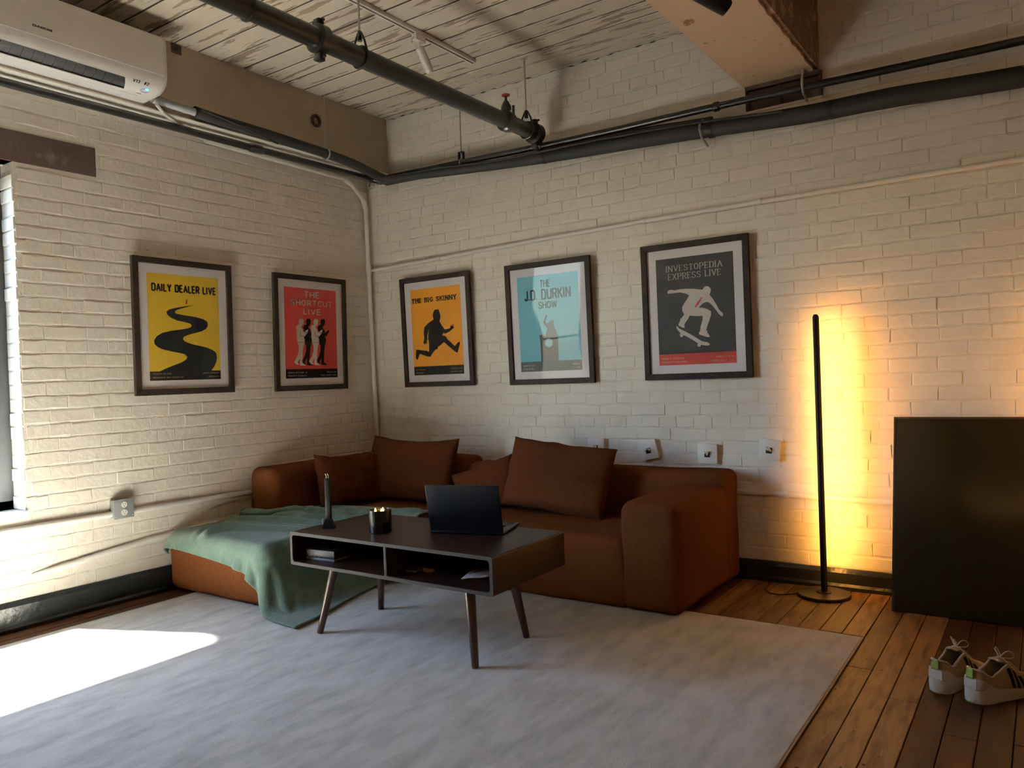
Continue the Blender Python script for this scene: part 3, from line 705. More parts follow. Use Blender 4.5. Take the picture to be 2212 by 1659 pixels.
# ------------------------------------------------------------------ sneakers
def sneaker(loc, yaw, label, side):
    t = thing('sneaker', label, 'shoe', loc, (0, 0, yaw), group='pair of sneakers on the floor')
    L = .298
    ts = [0, .012, .04, .09, .15, .21, .27, .33, .39, .45, .51, .58, .65, .72, .79, .85, .90, .945, .975, 1.0]
    def lerp(tab, x):
        for (a, va), (b, vb) in zip(tab, tab[1:]):
            if x <= b:
                k = (x-a)/(b-a); k = k*k*(3-2*k); return va+(vb-va)*k
        return tab[-1][1]
    Wt = [(0, .018), (.04, .030), (.15, .0365), (.35, .036), (.55, .043), (.72, .0485), (.85, .044), (.94, .031), (1, .008)]
    Ct = [(0, .112), (.06, .108), (.2, .082), (.33, .097), (.45, .116), (.6, .078), (.75, .052), (.9, .042), (1, .034)]
    Ht = [(0, .112), (.45, .126), (.55, .108), (.7, .078), (.85, .058), (.95, .047), (1, .036)]
    Zt = [(0, .046), (.3, .038), (.6, .028), (1, .026)]
    a, N = 6, 20
    def ring(u):
        wd, c, h, z0 = lerp(Wt, u), lerp(Ct, u), lerp(Ht, u), lerp(Zt, u); out = []
        off = .006*math.sin(u*PI)*side
        lean = -.010*max(0, 1-u/.10)
        for j in range(N+1):
            if j <= a or j >= N-a:
                s = (j if j <= a else N-j)/a; sg = 1 if j <= a else -1
                out.append((u*L+lean*(1-s)*0+(.006*s if u < .05 else 0), sg*wd*(1+.05*math.sin(s*PI)-.22*s**2)+off, z0+(c-z0)*s))
            else:
                k = (j-a)/(N-2*a); out.append((u*L, wd*.78*math.cos(k*PI)+off, c+(h-c)*math.sin(k*PI)))
        return out
    rings = [ring(u) for u in ts]; vs = [p for r in rings for p in r]; fs = []; op = 9
    for i in range(len(ts)-1):
        for j in range(N):
            if i < op and a <= j < N-a: continue
            fs.append((i*(N+1)+j, (i+1)*(N+1)+j, (i+1)*(N+1)+j+1, i*(N+1)+j+1))
    for s in range(a): fs.append((s, s+1, N-s-1, N-s))
    up = MB().add(vs, fs).obj('upper', 'shoe', t, smooth=60); md = up.modifiers.new('s', 'SOLIDIFY'); md.thickness = .0045; md.offset = -1
    md = up.modifiers.new('u', 'SUBSURF'); md.levels = 1; md.render_levels = 1
    # collar
    col = smooth_path([rings[i][a] for i in range(op, 0, -1)]+[(.001, 0, .113)]+[rings[i][N-a] for i in range(1, op+1)], 3)
    MB().tube(col, .0042, 10).obj('collar', 'lace', up, smooth=True)
    # lining and insole
    ins = []; 
    for u in ts[1:op+6]: ins += [(u*L, lerp(Wt, u)*.86+.006*math.sin(u*PI)*side, lerp(Zt, u)+.004), (u*L, -lerp(Wt, u)*.86+.006*math.sin(u*PI)*side, lerp(Zt, u)+.004)]
    MB().add(ins, [(2*i, 2*i+2, 2*i+3, 2*i+1) for i in range(len(ins)//2-1)]).obj('insole', 'lining', t)
    # midsole with flared heel
    n2 = 40; out = []
    for k in range(n2):
        q = k/n2; u = (1-math.cos(2*PI*q))/2; sg = 1 if q < .5 else -1
        out.append((u, sg))
    vs = []; fs = []
    lay = [(0.0, .93), (.006, 1.0), (.5, 1.05), (.85, 1.02), (1.0, .95)]
    for f_, sc_ in lay:
        for u, sg in out:
            wd = max(.004, lerp(Wt, u))*1.07*sc_+.0025; x = -.010+u*(L+.016)
            zt = lerp(Zt, u)+.004; lift = .012*max(0, (u-.8)/.2)**2+.006*max(0, (.06-u)/.06)
            vs.append((x, sg*wd*min(1, math.sqrt(max(0, 1-(2*u-1)**10)))+.006*math.sin(u*PI)*side, lift+(zt-lift)*f_))
    for r in range(len(lay)-1):
        for k in range(n2): fs.append((r*n2+k, r*n2+(k+1) % n2, (r+1)*n2+(k+1) % n2, (r+1)*n2+k))
    fs += [tuple(range(n2)), tuple((len(lay)-1)*n2+k for k in range(n2))]
    ms = MB().add(vs, fs).obj('midsole', 'foam', t, smooth=50)
    vs2 = [(x, y*1.0, z*.0+.0005+(.005 if r else 0)+.012*max(0, (x/L-.8)/.2)**2) for r in (0, 1) for (x, y, z) in vs[:n2]]
    MB().add(vs2, [(k, (k+1) % n2, n2+(k+1) % n2, n2+k) for k in range(n2)]+[tuple(range(n2)), tuple(n2+k for k in range(n2))]).obj('outsole', 'lime', ms)
    def patch(name, u0, u1, s0, s1, sides, m, sk=0, eps=.0028, parent=t):
        mb = MB(); n = 6
        for sg in sides:
            vv = []
            for i in range(n+1):
                for j in range(n+1):
                    s = s0+(s1-s0)*j/n; u = u0+(u1-u0)*i/n+sk*(s-.5); r = ring(max(0, u)); f_ = s*a; k = min(int(f_), a-1); q = f_-k
                    A_ = Vector(r[k] if sg > 0 else r[N-k]); B_ = Vector(r[k+1] if sg > 0 else r[N-k-1]); p = A_.lerp(B_, q)
                    p.y += sg*eps; p.x -= eps*(1 if u < .05 else 0); vv.append(p)
            mb.add(vv, [(i*(n+1)+j, (i+1)*(n+1)+j, (i+1)*(n+1)+j+1, i*(n+1)+j+1) for i in range(n) for j in range(n)])
        o = mb.obj(name, m, parent, smooth=True); md = o.modifiers.new('s', 'SOLIDIFY'); md.thickness = .0012; return o
    for sg in (1, -1):
        for u in (.44, .52, .60): patch('stripe', u, u+.042, .12, .88, (sg,), 'ink', -.07)
    # heel counter wraps the back, lime pull tab over it
    def wrap(name, umax, s0, s1, m, eps):
        us = [umax*x_ for x_ in (1, .9, .75, .6, .45, .3, .2, .12, .05, .0)]; vv = []; n = 6
        cols_ = [(u, 1) for u in us]+[(u, -1) for u in us[::-1]]
        for u, sg in cols_:
            r = ring(u)
            for j in range(n+1):
                f_ = (s0+(s1*max(.04, 1-(u/umax)**1.6)-s0)*j/n)*a; k = min(int(f_), a-1); q = f_-k
                A_ = Vector(r[k] if sg > 0 else r[N-k]); B_ = Vector(r[k+1] if sg > 0 else r[N-k-1]); p = A_.lerp(B_, q)
                p.y += sg*.0026; p.x -= .0030*max(0, 1-4*u/umax); vv.append(p)
        c = len(cols_)
        o = MB().add(vv, [(i*(n+1)+j, (i+1)*(n+1)+j, (i+1)*(n+1)+j+1, i*(n+1)+j+1) for i in range(c-1) for j in range(n)]).obj(name, m, t, smooth=True)
        md = o.modifiers.new('s', 'SOLIDIFY'); md.thickness = .0025; return o
    wrap('heel_counter', .30, 0, .60, 'foam', .0045)
    hv = []
    for j in range(7):
        s_ = .56+.50*j/6; 
        for i in range(7):
            y = -.0125+.025*i/6; hv.append((-.0085+.006*s_**2+.05*y*y*20, y*(1.1-.15*s_), .046+(.112-.046)*s_))
    o = MB().add(hv, [(7*j+i, 7*j+i+1, 7*j+i+8, 7*j+i+7) for j in range(6) for i in range(6)]).obj('heel_tab', 'lime', t, smooth=True); md = o.modifiers.new('s', 'SOLIDIFY'); md.thickness = .003
    # tongue, laces and bow
    tg = []
    for i in range(8):
        u = .36+.30*i/7; z = lerp(Ht, max(u, .45))+.004*(1-i/7)+.001
        tg += [(u*L, .020+.006*side, z-.003), (u*L, .006*side, z), (u*L, -.020+.006*side, z-.003)]
    o = MB().add(tg, [(3*i+k, 3*i+3+k, 3*i+4+k, 3*i+1+k) for i in range(7) for k in (0, 1)]).obj('tongue', 'shoe', t, smooth=True); md = o.modifiers.new('s', 'SOLIDIFY'); md.thickness = .004
    for i in range(5):
        u = .47+.055*i; z = lerp(Ht, u)+.003
        MB().tube([((u+.004)*L, .027+.006*side, z-.012), (u*L, .012+.006*side, z+.002), (u*L, -.012+.006*side, z+.002), ((u+.004)*L, -.027+.006*side, z-.012)], .0022, 8).obj('lace', 'lace', t, smooth=True)
    kx, kz = .455*L, lerp(Ht, .46)+.006
    for sg in (1, -1):
        pts = []
        for i in range(13):
            q = i/12*2*PI; pts.append((kx+.030*math.sin(q*.5)+.012*math.sin(q), sg*(.002+.026*math.sin(q/2))+.006*side, kz+.014*math.sin(q/2)-.014*math.sin(q)))
        MB().tube(pts, .0019, 7).obj('lace_loop', 'lace', t, smooth=True)
    MB().tube([(kx, .006*side, kz), (kx+.004, .006, kz+.014), (kx+.002, .014, kz+.024)], .0018, 7).obj('lace_end', 'lace', t, smooth=True)
    return t
sneaker((3.832, -1.195, .0), math.radians(66), 'left sneaker, white and beige with lime heel tab, partly behind its mate', 1)
sneaker((3.937, -1.225, .0), math.radians(57), 'right sneaker in front, showing three black side stripes', -1)

# ------------------------------------------------------------------ framed posters
def c_(*p): return cat_rom(list(p))
BOWL = lambda x, y0, y1, w_: [(x, y1), (x+w_*.55, y1)]+c_((x+w_*.55, y1), (x+w_*.9, y1-.12*(y1-y0)), (x+w_, (y0+y1)/2), (x+w_*.9, y0+.12*(y1-y0)), (x+w_*.55, y0))+[(x, y0)]
O_ = c_((.28, 1), (.08, .88), (0, .6), (0, .4), (.08, .12), (.28, 0), (.48, .12), (.56, .4), (.56, .6), (.48, .88), (.28, 1))
S_ = c_((.50, .80), (.42, .96), (.26, 1), (.08, .93), (.02, .77), (.09, .60), (.27, .51), (.45, .41), (.52, .24), (.44, .07), (.26, 0), (.08, .05), (.0, .22))
G = {'A': (.62, [[(0, 0), (.31, 1), (.62, 0)], [(.11, .33), (.51, .33)]]), 'B': (.54, [[(0, 0), (0, 1)], BOWL(0, .53, 1, .46), BOWL(0, 0, .53, .52)]),
     'C': (.54, [c_((.53, .78), (.46, .94), (.29, 1), (.1, .9), (0, .62), (0, .38), (.1, .1), (.29, 0), (.46, .06), (.53, .22))]), 'D': (.56, [[(0, 0), (0, 1)], BOWL(0, 0, 1, .55)]),
     'E': (.46, [[(0, 0), (0, 1)], [(0, 1), (.45, 1)], [(0, .52), (.40, .52)], [(0, 0), (.46, 0)]]), 'F': (.44, [[(0, 0), (0, 1)], [(0, 1), (.44, 1)], [(0, .52), (.38, .52)]]),
     'G': (.56, [c_((.53, .78), (.46, .94), (.29, 1), (.1, .9), (0, .62), (0, .38), (.1, .1), (.29, 0), (.48, .08), (.54, .22))+[(.55, .45)], [(.30, .45), (.55, .45)]]),
     'H': (.56, [[(0, 0), (0, 1)], [(.56, 0), (.56, 1)], [(0, .51), (.56, .51)]]), 'I': (.0, [[(0, 0), (0, 1)]]), 'J': (.34, [[(.34, 1)]+c_((.34, .3), (.3, .08), (.16, 0), (.04, .06), (0, .22))]),
     'K': (.56, [[(0, 0), (0, 1)], [(.54, 1), (.02, .42)], [(.17, .58), (.56, 0)]]), 'L': (.44, [[(0, 1), (0, 0)], [(0, 0), (.44, 0)]]), 'M': (.72, [[(0, 0), (0, 1)], [(0, 1), (.36, .15), (.72, 1)], [(.72, 1), (.72, 0)]]),
     'N': (.58, [[(0, 0), (0, 1)], [(0, 1), (.58, 0)], [(.58, 0), (.58, 1)]]), 'O': (.56, [O_]), 'P': (.52, [[(0, 0), (0, 1)], BOWL(0, .46, 1, .52)]), 'Q': (.56, [O_, [(.34, .2), (.58, -.06)]]),
     'R': (.54, [[(0, 0), (0, 1)], BOWL(0, .48, 1, .51), [(.24, .48), (.54, 0)]]), 'S': (.52, [S_]), 'T': (.54, [[(0, 1), (.54, 1)], [(.27, 1), (.27, 0)]]),
     'U': (.55, [[(0, 1)]+c_((0, .35), (.06, .09), (.275, 0), (.49, .09), (.55, .35))+[(.55, 1)]]), 'V': (.60, [[(0, 1), (.30, 0), (.60, 1)]]), 'W': (.86, [[(0, 1), (.2, 0), (.43, .9), (.66, 0), (.86, 1)]]),
     'X': (.58, [[(0, 0), (.58, 1)], [(0, 1), (.58, 0)]]), 'Y': (.58, [[(0, 1), (.29, .46), (.58, 1)], [(.29, .46), (.29, 0)]]), 'Z': (.5, [[(0, 1), (.5, 1), (0, 0), (.5, 0)]]),
     '.': (.0, [[(0, 0), (0, .09)]]), ',': (.0, [[(0, .08), (-.05, -.14)]]), '-': (.26, [[(0, .45), (.26, .45)]]), ' ': (.26, []), '0': (.5, [[(p[0]*.9, p[1]) for p in O_]]), '1': (.2, [[(0, .8), (.16, 1), (.16, 0)]]),
     '2': (.5, [c_((0, .75), (.1, .95), (.26, 1), (.44, .9), (.46, .68), (.3, .4), (0, 0))+[(.5, 0)]]), '3': (.5, [c_((0, .85), (.22, 1), (.44, .86), (.40, .62), (.2, .53)), c_((.2, .53), (.44, .44), (.48, .2), (.28, 0), (0, .12))]),
     '5': (.5, [[(.46, 1), (.06, 1), (.03, .55)]+c_((.03, .55), (.26, .62), (.48, .45), (.46, .16), (.24, 0), (0, .1))]), '6': (.5, [c_((.44, .94), (.2, .9), (.03, .5), (.04, .16), (.25, 0), (.46, .14), (.47, .42), (.28, .58), (.06, .45))]), '7': (.48, [[(0, 1), (.48, 1), (.18, 0)]]), '#': (.5, [[(.1, 0), (.2, 1)], [(.32, 0), (.42, 1)], [(0, .32), (.5, .32)], [(0, .68), (.5, .68)]])}
def lettering(txt, x0, x1, z0, z1, y, wt, serif=0, thin=None, gap=.2, fit=True):
    """flat stroke letters filling the box x0..x1, z0..z1 of a print"""
    nat = sum(G[ch][0]+gap+(wt if G[ch][0] < .05 else wt*.55) for ch in txt)-gap
    sq = (x1-x0)/(z1-z0)/nat; vw = min(max(wt/sq, wt), wt*1.9) if not thin else wt/min(sq, 1)
    quads = []; X = 0
    def seg(a, b, ww):
        dx, dy = b[0]-a[0], b[1]-a[1]; l = math.hypot(dx, dy)
        if l < 1e-6: return
        nx_, ny_ = -dy/l*ww/2, dx/l*ww/2; ex, ey = dx/l*ww*.12, dy/l*ww*.12
        quads.append([(a[0]+nx_-ex, a[1]+ny_-ey), (a[0]-nx_-ex, a[1]-ny_-ey), (b[0]-nx_+ex, b[1]-ny_+ey), (b[0]+nx_+ex, b[1]+ny_+ey)])
    iw = wt/2
    for ch in txt:
        wd, strokes = G[ch]
        for st in strokes:
            st = [(X+p[0], iw*.9+p[1]*(1-iw*1.8)) for p in st]
            if len(st) < 3:
                d = st
                v = abs(d[1][1]-d[0][1])/(math.hypot(d[1][0]-d[0][0], d[1][1]-d[0][1])+1e-9)
                seg(d[0], d[1], (wt if not thin else thin)+(vw-(wt if not thin else thin))*v)
            else:
                for a_, b_ in zip(st, st[1:]):
                    v = abs(b_[1]-a_[1])/(math.hypot(b_[0]-a_[0], b_[1]-a_[1])+1e-9); seg(a_, b_, (wt if not thin else thin)+(vw-(wt if not thin else thin))*v)
            if serif:
                for e, o_ in ((st[0], st[1]), (st[-1], st[-2])):
                    if abs(e[1]-o_[1]) > .3 and (e[1] < .16 or e[1] > .84):
                        zc = iw*.35 if e[1] < .5 else 1-iw*.35
                        seg((e[0]-wt*serif, zc), (e[0]+wt*serif, zc), max(iw*.7, .035))
                    elif abs(e[0]-o_[0]) > .25 and ch in 'ELTFZ' and (e[1] < .16 or e[1] > .84):
                        s = 1 if e[1] < .5 else -1; seg((e[0], e[1]), (e[0]+.02, e[1]+s*.17), max(iw*.8, .035))
        X += wd+gap+(wt if wd < .05 else wt*.55)
    xs = [p[0] for q in quads for p in q]; zs = [p[1] for q in quads for p in q]
    a, b, c, d = min(xs), max(xs), min(zs), max(zs); c = max(c, 0) if ',' in txt else c
    mb = MB()
    for q in quads: mb.add([(x0+(p[0]-a)/(b-a)*(x1-x0), y, z0+(p[1]-c)/(d-c)*(z1-z0)) for p in q], [(0, 1, 2, 3)])
    return mb
FW, FH = .632, .780
def poster(label, wall, u, zc, lean, colour, build):
    rot = PI/2 if wall == 'L' else 0
    loc = Vector((.013, u, zc-FH/2)) if wall == 'L' else Vector((u, -.013, zc-FH/2))
    t = thing('framed_poster', label, 'poster', loc, (0, 0, 0), group='framed show posters in dark wood frames')
    t.rotation_euler = (Matrix.Rotation(rot, 3, 'Z') @ Matrix.Rotation(lean, 3, 'X')).to_euler()
    hw, b, d = FW/2, .0345, .024
    for nm, pts in (('frame_rail', [(-hw, 0), (hw, 0), (hw-b, b), (-hw+b, b)]), ('frame_rail', [(-hw, FH), (-hw+b, FH-b), (hw-b, FH-b), (hw, FH)]),
                    ('frame_stile', [(-hw, 0), (-hw+b, b), (-hw+b, FH-b), (-hw, FH)]), ('frame_stile', [(hw, 0), (hw, FH), (hw-b, FH-b), (hw-b, b)])):
        o = MB().poly(pts, -d, 0).obj(nm, 'frame', t); bevel(o.data, .0015, 1)
    MB().box((-hw+b-.004, -.010, b-.004), (hw-b+.004, -.004, FH-b+.004)).obj('mat_board', 'matboard', t)
    pr = MB().box((-.227, -.0106, FH/2-.307), (.227, -.0098, FH/2+.304)).obj('print', mat('print_ink', colour, .6), t)
    build(pr)
    n = 14; gv = []; gf = []
    for i in range(n+1):
        for j in range(n+1):
            x = -hw+b-.003+(FW-2*b+.006)*i/n; z = b-.003+(FH-2*b+.006)*j/n
            gv.append((x, -.0155+.0010*noise.noise(Vector((x*5+u*7, z*3, 1))), z))
    MB().add(gv, [(i*(n+1)+j, (i+1)*(n+1)+j, (i+1)*(n+1)+j+1, i*(n+1)+j+1) for i in range(n) for j in range(n)]).obj('glazing', 'acryl', t, smooth=170)
    return t
def flat(pr, name, pts, m, lay=1):
    return MB().poly([(x, z+FH/2) for x, z in pts], -.0106-.0003*lay, -.0104).obj(name, m, pr)
def text(pr, txt, x0, x1, z0, z1, m, wt, lay=2, name='lettering', **k):
    return lettering(txt, x0, x1, z0+FH/2, z1+FH/2, -.0106-.0003*lay-.0001, wt, **k).obj(name, m, pr)
def band(pr, z, m): flat(pr, 'footer_band', [(-.227, -.307), (.227, -.307), (.227, z), (-.227, z)], m)
def foot(pr, a, b, c, d, m, **k):
    for s, zz in ((a, -.273), (b, -.294)): text(pr, s, -.210, -.210+.0068*len(s)*.92, zz, zz+.0085, m, .13, 3, 'footer_text', **k)
    for s, zz in ((c, -.273), (d, -.294)): text(pr, s, .212-.0068*len(s)*.92, .212, zz, zz+.0085, m, .13, 3, 'footer_text', **k)
ROAD = [(0.066,0.135),(0.002,0.124),(-0.057,0.112),(-0.098,0.101),(-0.115,0.087),(-0.11,0.071),(-0.088,0.054),(-0.049,0.039),(-0.008,0.033),(0.027,0.026),(0.043,0.016),(0.039,0.005),(0.02,-0.004),(-0.028,-0.013),(-0.091,-0.022),(-0.143,-0.035),(-0.177,-0.054),(-0.195,-0.078),(-0.193,-0.099),(-0.174,-0.117),(-0.141,-0.13),(-0.091,-0.14),(-0.045,-0.148),(-0.01,-0.156),(0.008,-0.172),(0,-0.188),(-0.03,-0.204),(-0.083,-0.222),(-0.141,-0.243),(-0.169,-0.256),(0.161,-0.256),(0.184,-0.23),(0.198,-0.205),(0.204,-0.177),(0.201,-0.149),(0.182,-0.133),(0.142,-0.117),(0.088,-0.106),(0.04,-0.097),(-0.001,-0.085),(-0.017,-0.07),(-0.012,-0.056),(0.012,-0.045),(0.054,-0.033),(0.104,-0.02),(0.138,-0.003),(0.15,0.017),(0.146,0.039),(0.119,0.054),(0.071,0.064),(0.023,0.069),(-0.024,0.074),(-0.056,0.079),(-0.063,0.087),(-0.055,0.098),(-0.022,0.11),(0.025,0.124)]
SKATER = [(-0.162,0.113),(-0.156,0.123),(-0.138,0.126),(-0.121,0.12),(-0.082,0.124),(-0.038,0.122),(0.005,0.117),(0.048,0.108),(0.054,0.119),(0.067,0.127),(0.083,0.124),(0.095,0.11),(0.095,0.095),(0.087,0.077),(0.105,0.053),(0.124,0.02),(0.139,-0.011),(0.149,-0.021),(0.16,-0.031),(0.16,-0.043),(0.151,-0.049),(0.143,-0.04),(0.134,-0.031),(0.123,-0.013),(0.103,0.015),(0.088,0.03),(0.07,0.039),(0.051,0.034),(0.034,0.023),(0.023,0.011),(0.05,0.006),(0.076,-0.004),(0.091,-0.015),(0.092,-0.033),(0.082,-0.063),(0.067,-0.098),(0.06,-0.118),(0.069,-0.124),(0.064,-0.13),(0.079,-0.15),(0.079,-0.158),(0.063,-0.157),(0.039,-0.148),(0.018,-0.139),(0.018,-0.131),(0.027,-0.116),(0.029,-0.096),(0.042,-0.06),(0.043,-0.037),(0.005,-0.036),(-0.033,-0.03),(-0.044,-0.049),(-0.059,-0.066),(-0.067,-0.079),(-0.065,-0.097),(-0.079,-0.096),(-0.101,-0.082),(-0.101,-0.074),(-0.092,-0.059),(-0.091,-0.048),(-0.08,-0.039),(-0.065,-0.021),(-0.076,0.0),(-0.076,0.021),(-0.063,0.041),(-0.046,0.061),(-0.031,0.085),(-0.056,0.097),(-0.083,0.105),(-0.122,0.105),(-0.147,0.104),(-0.16,0.105)]
SKBOARD = [(-0.116,-0.085),(-0.109,-0.087),(-0.096,-0.101),(-0.063,-0.118),(-0.01,-0.15),(0.033,-0.179),(0.064,-0.186),(0.079,-0.197),(0.074,-0.205),(0.053,-0.204),(0.027,-0.199),(0.022,-0.209),(0.01,-0.209),(0.006,-0.198),(0.011,-0.19),(-0.021,-0.168),(-0.064,-0.142),(-0.075,-0.139),(-0.081,-0.149),(-0.093,-0.148),(-0.096,-0.135),(-0.091,-0.127),(-0.107,-0.108),(-0.115,-0.094)]
TIE = [(0.036,0.066),(0.047,0.067),(0.041,0.061),(0.032,0.044),(0.018,0.024),(0.004,0.012),(-0.001,0.016),(0.003,0.025),(0.019,0.045),(0.034,0.06)]
RUN = [(-0.003,0.149),(0.028,0.149),(0.034,0.133),(0.043,0.106),(0.041,0.085),(0.031,0.065),(0.053,0.032),(0.076,0.005),(0.12,0.009),(0.127,0.019),(0.125,0.037),(0.131,0.024),(0.157,0.045),(0.141,0.023),(0.163,0.037),(0.147,0.02),(0.168,0.025),(0.15,0.016),(0.164,0.015),(0.14,0.002),(0.112,-0.014),(0.078,-0.024),(0.058,-0.016),(0.051,-0.037),(0.077,-0.04),(0.096,-0.066),(0.158,-0.116),(0.168,-0.106),(0.189,-0.089),(0.202,-0.087),(0.203,-0.103),(0.187,-0.138),(0.179,-0.161),(0.166,-0.159),(0.133,-0.136),(0.088,-0.102),(0.062,-0.082),(0.026,-0.104),(0.005,-0.113),(-0.002,-0.129),(-0.016,-0.129),(-0.045,-0.153),(-0.067,-0.179),(-0.102,-0.175),(-0.165,-0.153),(-0.176,-0.169),(-0.188,-0.195),(-0.204,-0.189),(-0.205,-0.162),(-0.199,-0.124),(-0.181,-0.123),(-0.157,-0.128),(-0.1,-0.135),(-0.08,-0.146),(-0.074,-0.104),(-0.076,-0.061),(-0.093,-0.055),(-0.095,-0.092),(-0.104,-0.076),(-0.111,-0.091),(-0.119,-0.086),(-0.129,-0.077),(-0.117,-0.048),(-0.119,-0.005),(-0.11,0.032),(-0.077,0.056),(-0.02,0.082),(-0.027,0.101),(-0.025,0.122),(-0.014,0.142)]
GAP = [(-0.07,0.016),(-0.084,-0.018),(-0.09,-0.047),(-0.081,-0.058),(-0.077,-0.024)]
FIG = [(-0.097,0.097),(-0.077,0.098),(-0.067,0.088),(-0.069,0.066),(-0.082,0.047),(-0.093,0.042),(-0.074,0.019),(-0.071,0.003),(-0.04,0.022),(-0.029,0.025),(-0.034,0.006),(-0.062,-0.024),(-0.076,-0.021),(-0.063,-0.04),(-0.064,-0.063),(-0.076,-0.098),(-0.081,-0.13),(-0.082,-0.156),(-0.087,-0.188),(-0.085,-0.204),(-0.058,-0.218),(-0.06,-0.223),(-0.105,-0.221),(-0.112,-0.212),(-0.106,-0.172),(-0.121,-0.193),(-0.126,-0.201),(-0.115,-0.217),(-0.138,-0.214),(-0.155,-0.198),(-0.154,-0.193),(-0.133,-0.167),(-0.116,-0.13),(-0.113,-0.093),(-0.124,-0.064),(-0.129,-0.025),(-0.13,0.022),(-0.136,0.035),(-0.122,0.054),(-0.105,0.057),(-0.109,0.07),(-0.107,0.086)]
TOWER = [(-0.074,-0.078),(-0.042,-0.068),(-0.033,-0.085),(-0.022,-0.061),(-0.012,-0.037),(-0.04,-0.006),(-0.041,0.006),(-0.018,0.05),(-0.008,0.045),(-0.024,0.014),(-0.02,-0.007),(0.009,0.003),(0.024,0.017),(0.037,0.009),(0.033,-0.015),(0.046,-0.041),(0.05,-0.057),(0.059,-0.074),(0.063,-0.099),(0.06,-0.246),(-0.069,-0.246),(-0.069,-0.116)]
CW = mat('print_cream', (.60, .545, .50), .6); REDI = mat('print_red', (.36, .022, .018), .6); YT = mat('print_sand', (.42, .36, .2), .6)
def b1(pr):
    band(pr, -.2545, 'ink'); flat(pr, 'road_shape', ROAD, 'ink'); flat(pr, 'flag', [(.010, .161), (.020, .166), (.019, .140), (.008, .136)], REDI)
    text(pr, 'DAILY DEALER LIVE', -.203, .208, .200, .249, 'ink', .20, gap=.16)
    foot(pr, 'HOSTED BY THE TEAM', 'PRESENTED BY DAILY DEALER LIVE', 'WEEKLY LIVESTREAM', 'DEBUTS LIVE', YT)
def b2(pr):
    band(pr, -.245, 'ink')
    for n_, (dx, mm) in enumerate(((0, CW), (.0625, 'ink'), (.127, CW), (.190, 'ink'))):
        flat(pr, 'walking_figure', [(x+dx, z+.001*n_) for x, z in FIG], mm, 1+(n_ in (0, 2))+.2*n_)
        if mm is CW:
            flat(pr, 'jacket_line', [(x+dx, z) for x, z in ((-.124, -.0635), (-.064, -.0625), (-.064, -.0645), (-.124, -.0655))], 'ink', 3.6)
            flat(pr, 'sleeve_line', [(x+dx, z) for x, z in ((-.100, .015), (-.098, .015), (-.096, -.020), (-.076, -.021), (-.076, -.023), (-.098, -.022))], 'ink', 3.6)
            flat(pr, 'phone', [(x+dx, z) for x, z in ((-.058, .004), (-.044, .010), (-.042, .006), (-.056, .0))], 'ink', 3.6)
    text(pr, 'THE', -.055, .074, .241, .284, CW, .15, 4); text(pr, 'SHORTCUT', -.177, .189, .184, .225, CW, .15, 4); text(pr, 'LIVE', -.068, .080, .126, .167, CW, .15, 4)
    foot(pr, 'HOSTED BY MATT SWIDER + CO'.replace('+', '-'), 'PRESENTED BY THE SHORTCUT', 'DAILY AT 1 PM', 'DEBUTS JANUARY 6, 2025', CW)
def b3(pr):
    band(pr, -.2455, 'ink'); flat(pr, 'running_figure', RUN, 'ink'); flat(pr, 'arm_gap', GAP, mat('print_gap', (.60, .235, .012), .6), 2)
    text(pr, 'THE BIG SKINNY', -.214, .197, .206, .241, 'ink', .25, serif=.8, thin=.15, gap=.2)
    foot(pr, 'WITH YOUR HOST', 'WEEKLY SHOW', 'THURSDAYS AT 1 PM', 'NOVEMBER 6, 2025', YT)
def b4(pr):
    band(pr, -.2435, mat('print_slate', (.045, .055, .06), .6)); flat(pr, 'speaker_on_tower', TOWER, mat('print_charcoal', (.05, .05, .055), .6))
    flat(pr, 'tower_window', [(.028*math.cos(a_)-.006, .028*math.sin(a_)-.128) for a_ in [2*PI*k/24 for k in range(24)]], mat('print_pale_blue', (.20, .42, .50), .6), 2)
    text(pr, 'THE', -.051, .022, .224, .274, 'ink', .15, gap=.16); text(pr, 'J.D. DURKIN', -.174, .172, .146, .217, 'ink', .15, gap=.16); text(pr, 'SHOW', -.072, .068, .090, .138, 'ink', .15, gap=.16)
    foot(pr, 'MARCH 17, 2025', 'AFTER THE BELL', 'WEEKDAYS', 'LIVE', CW)
def b5(pr):
    band(pr, -.2435, mat('print_scarlet', (.50, .035, .018), .6)); flat(pr, 'skater', SKATER, CW); flat(pr, 'skateboard', SKBOARD, CW); flat(pr, 'necktie', TIE, REDI, 2)
    text(pr, 'INVESTOPEDIA', -.167, .168, .2265, .262, CW, .13, serif=.9, thin=.05, gap=.22); text(pr, 'EXPRESS LIVE', -.156, .156, .180, .2165, CW, .13, serif=.9, thin=.05, gap=.22)
    foot(pr, 'HOSTED BY CALEB SILVER', 'PRESENTED BY INVESTOPEDIA', 'MONDAYS AT 10 AM', 'DEBUTS JUNE 16, 2025', CW, serif=.8)
poster('yellow poster of a winding black road, DAILY DEALER LIVE, dark wood frame', 'L', -1.5593, 1.506, .012, (.60, .40, .022), b1)
poster('red poster of four walking figures, THE SHORTCUT LIVE, dark wood frame', 'L', -.6139, 1.497, .020, (.46, .035, .028), b2)
poster('orange poster of a running silhouette, THE BIG SKINNY, dark wood frame', 'R', .659, 1.490, .026, (.68, .285, .014), b3)
poster('light blue poster, THE J.D. DURKIN SHOW, in a dark wood frame', 'R', 1.586, 1.484, .026, (.135, .40, .50), b4)
poster('black poster of a white skateboarder, INVESTOPEDIA EXPRESS LIVE, dark wood frame', 'R', 2.553, 1.489, .010, (.020, .018, .018), b5)
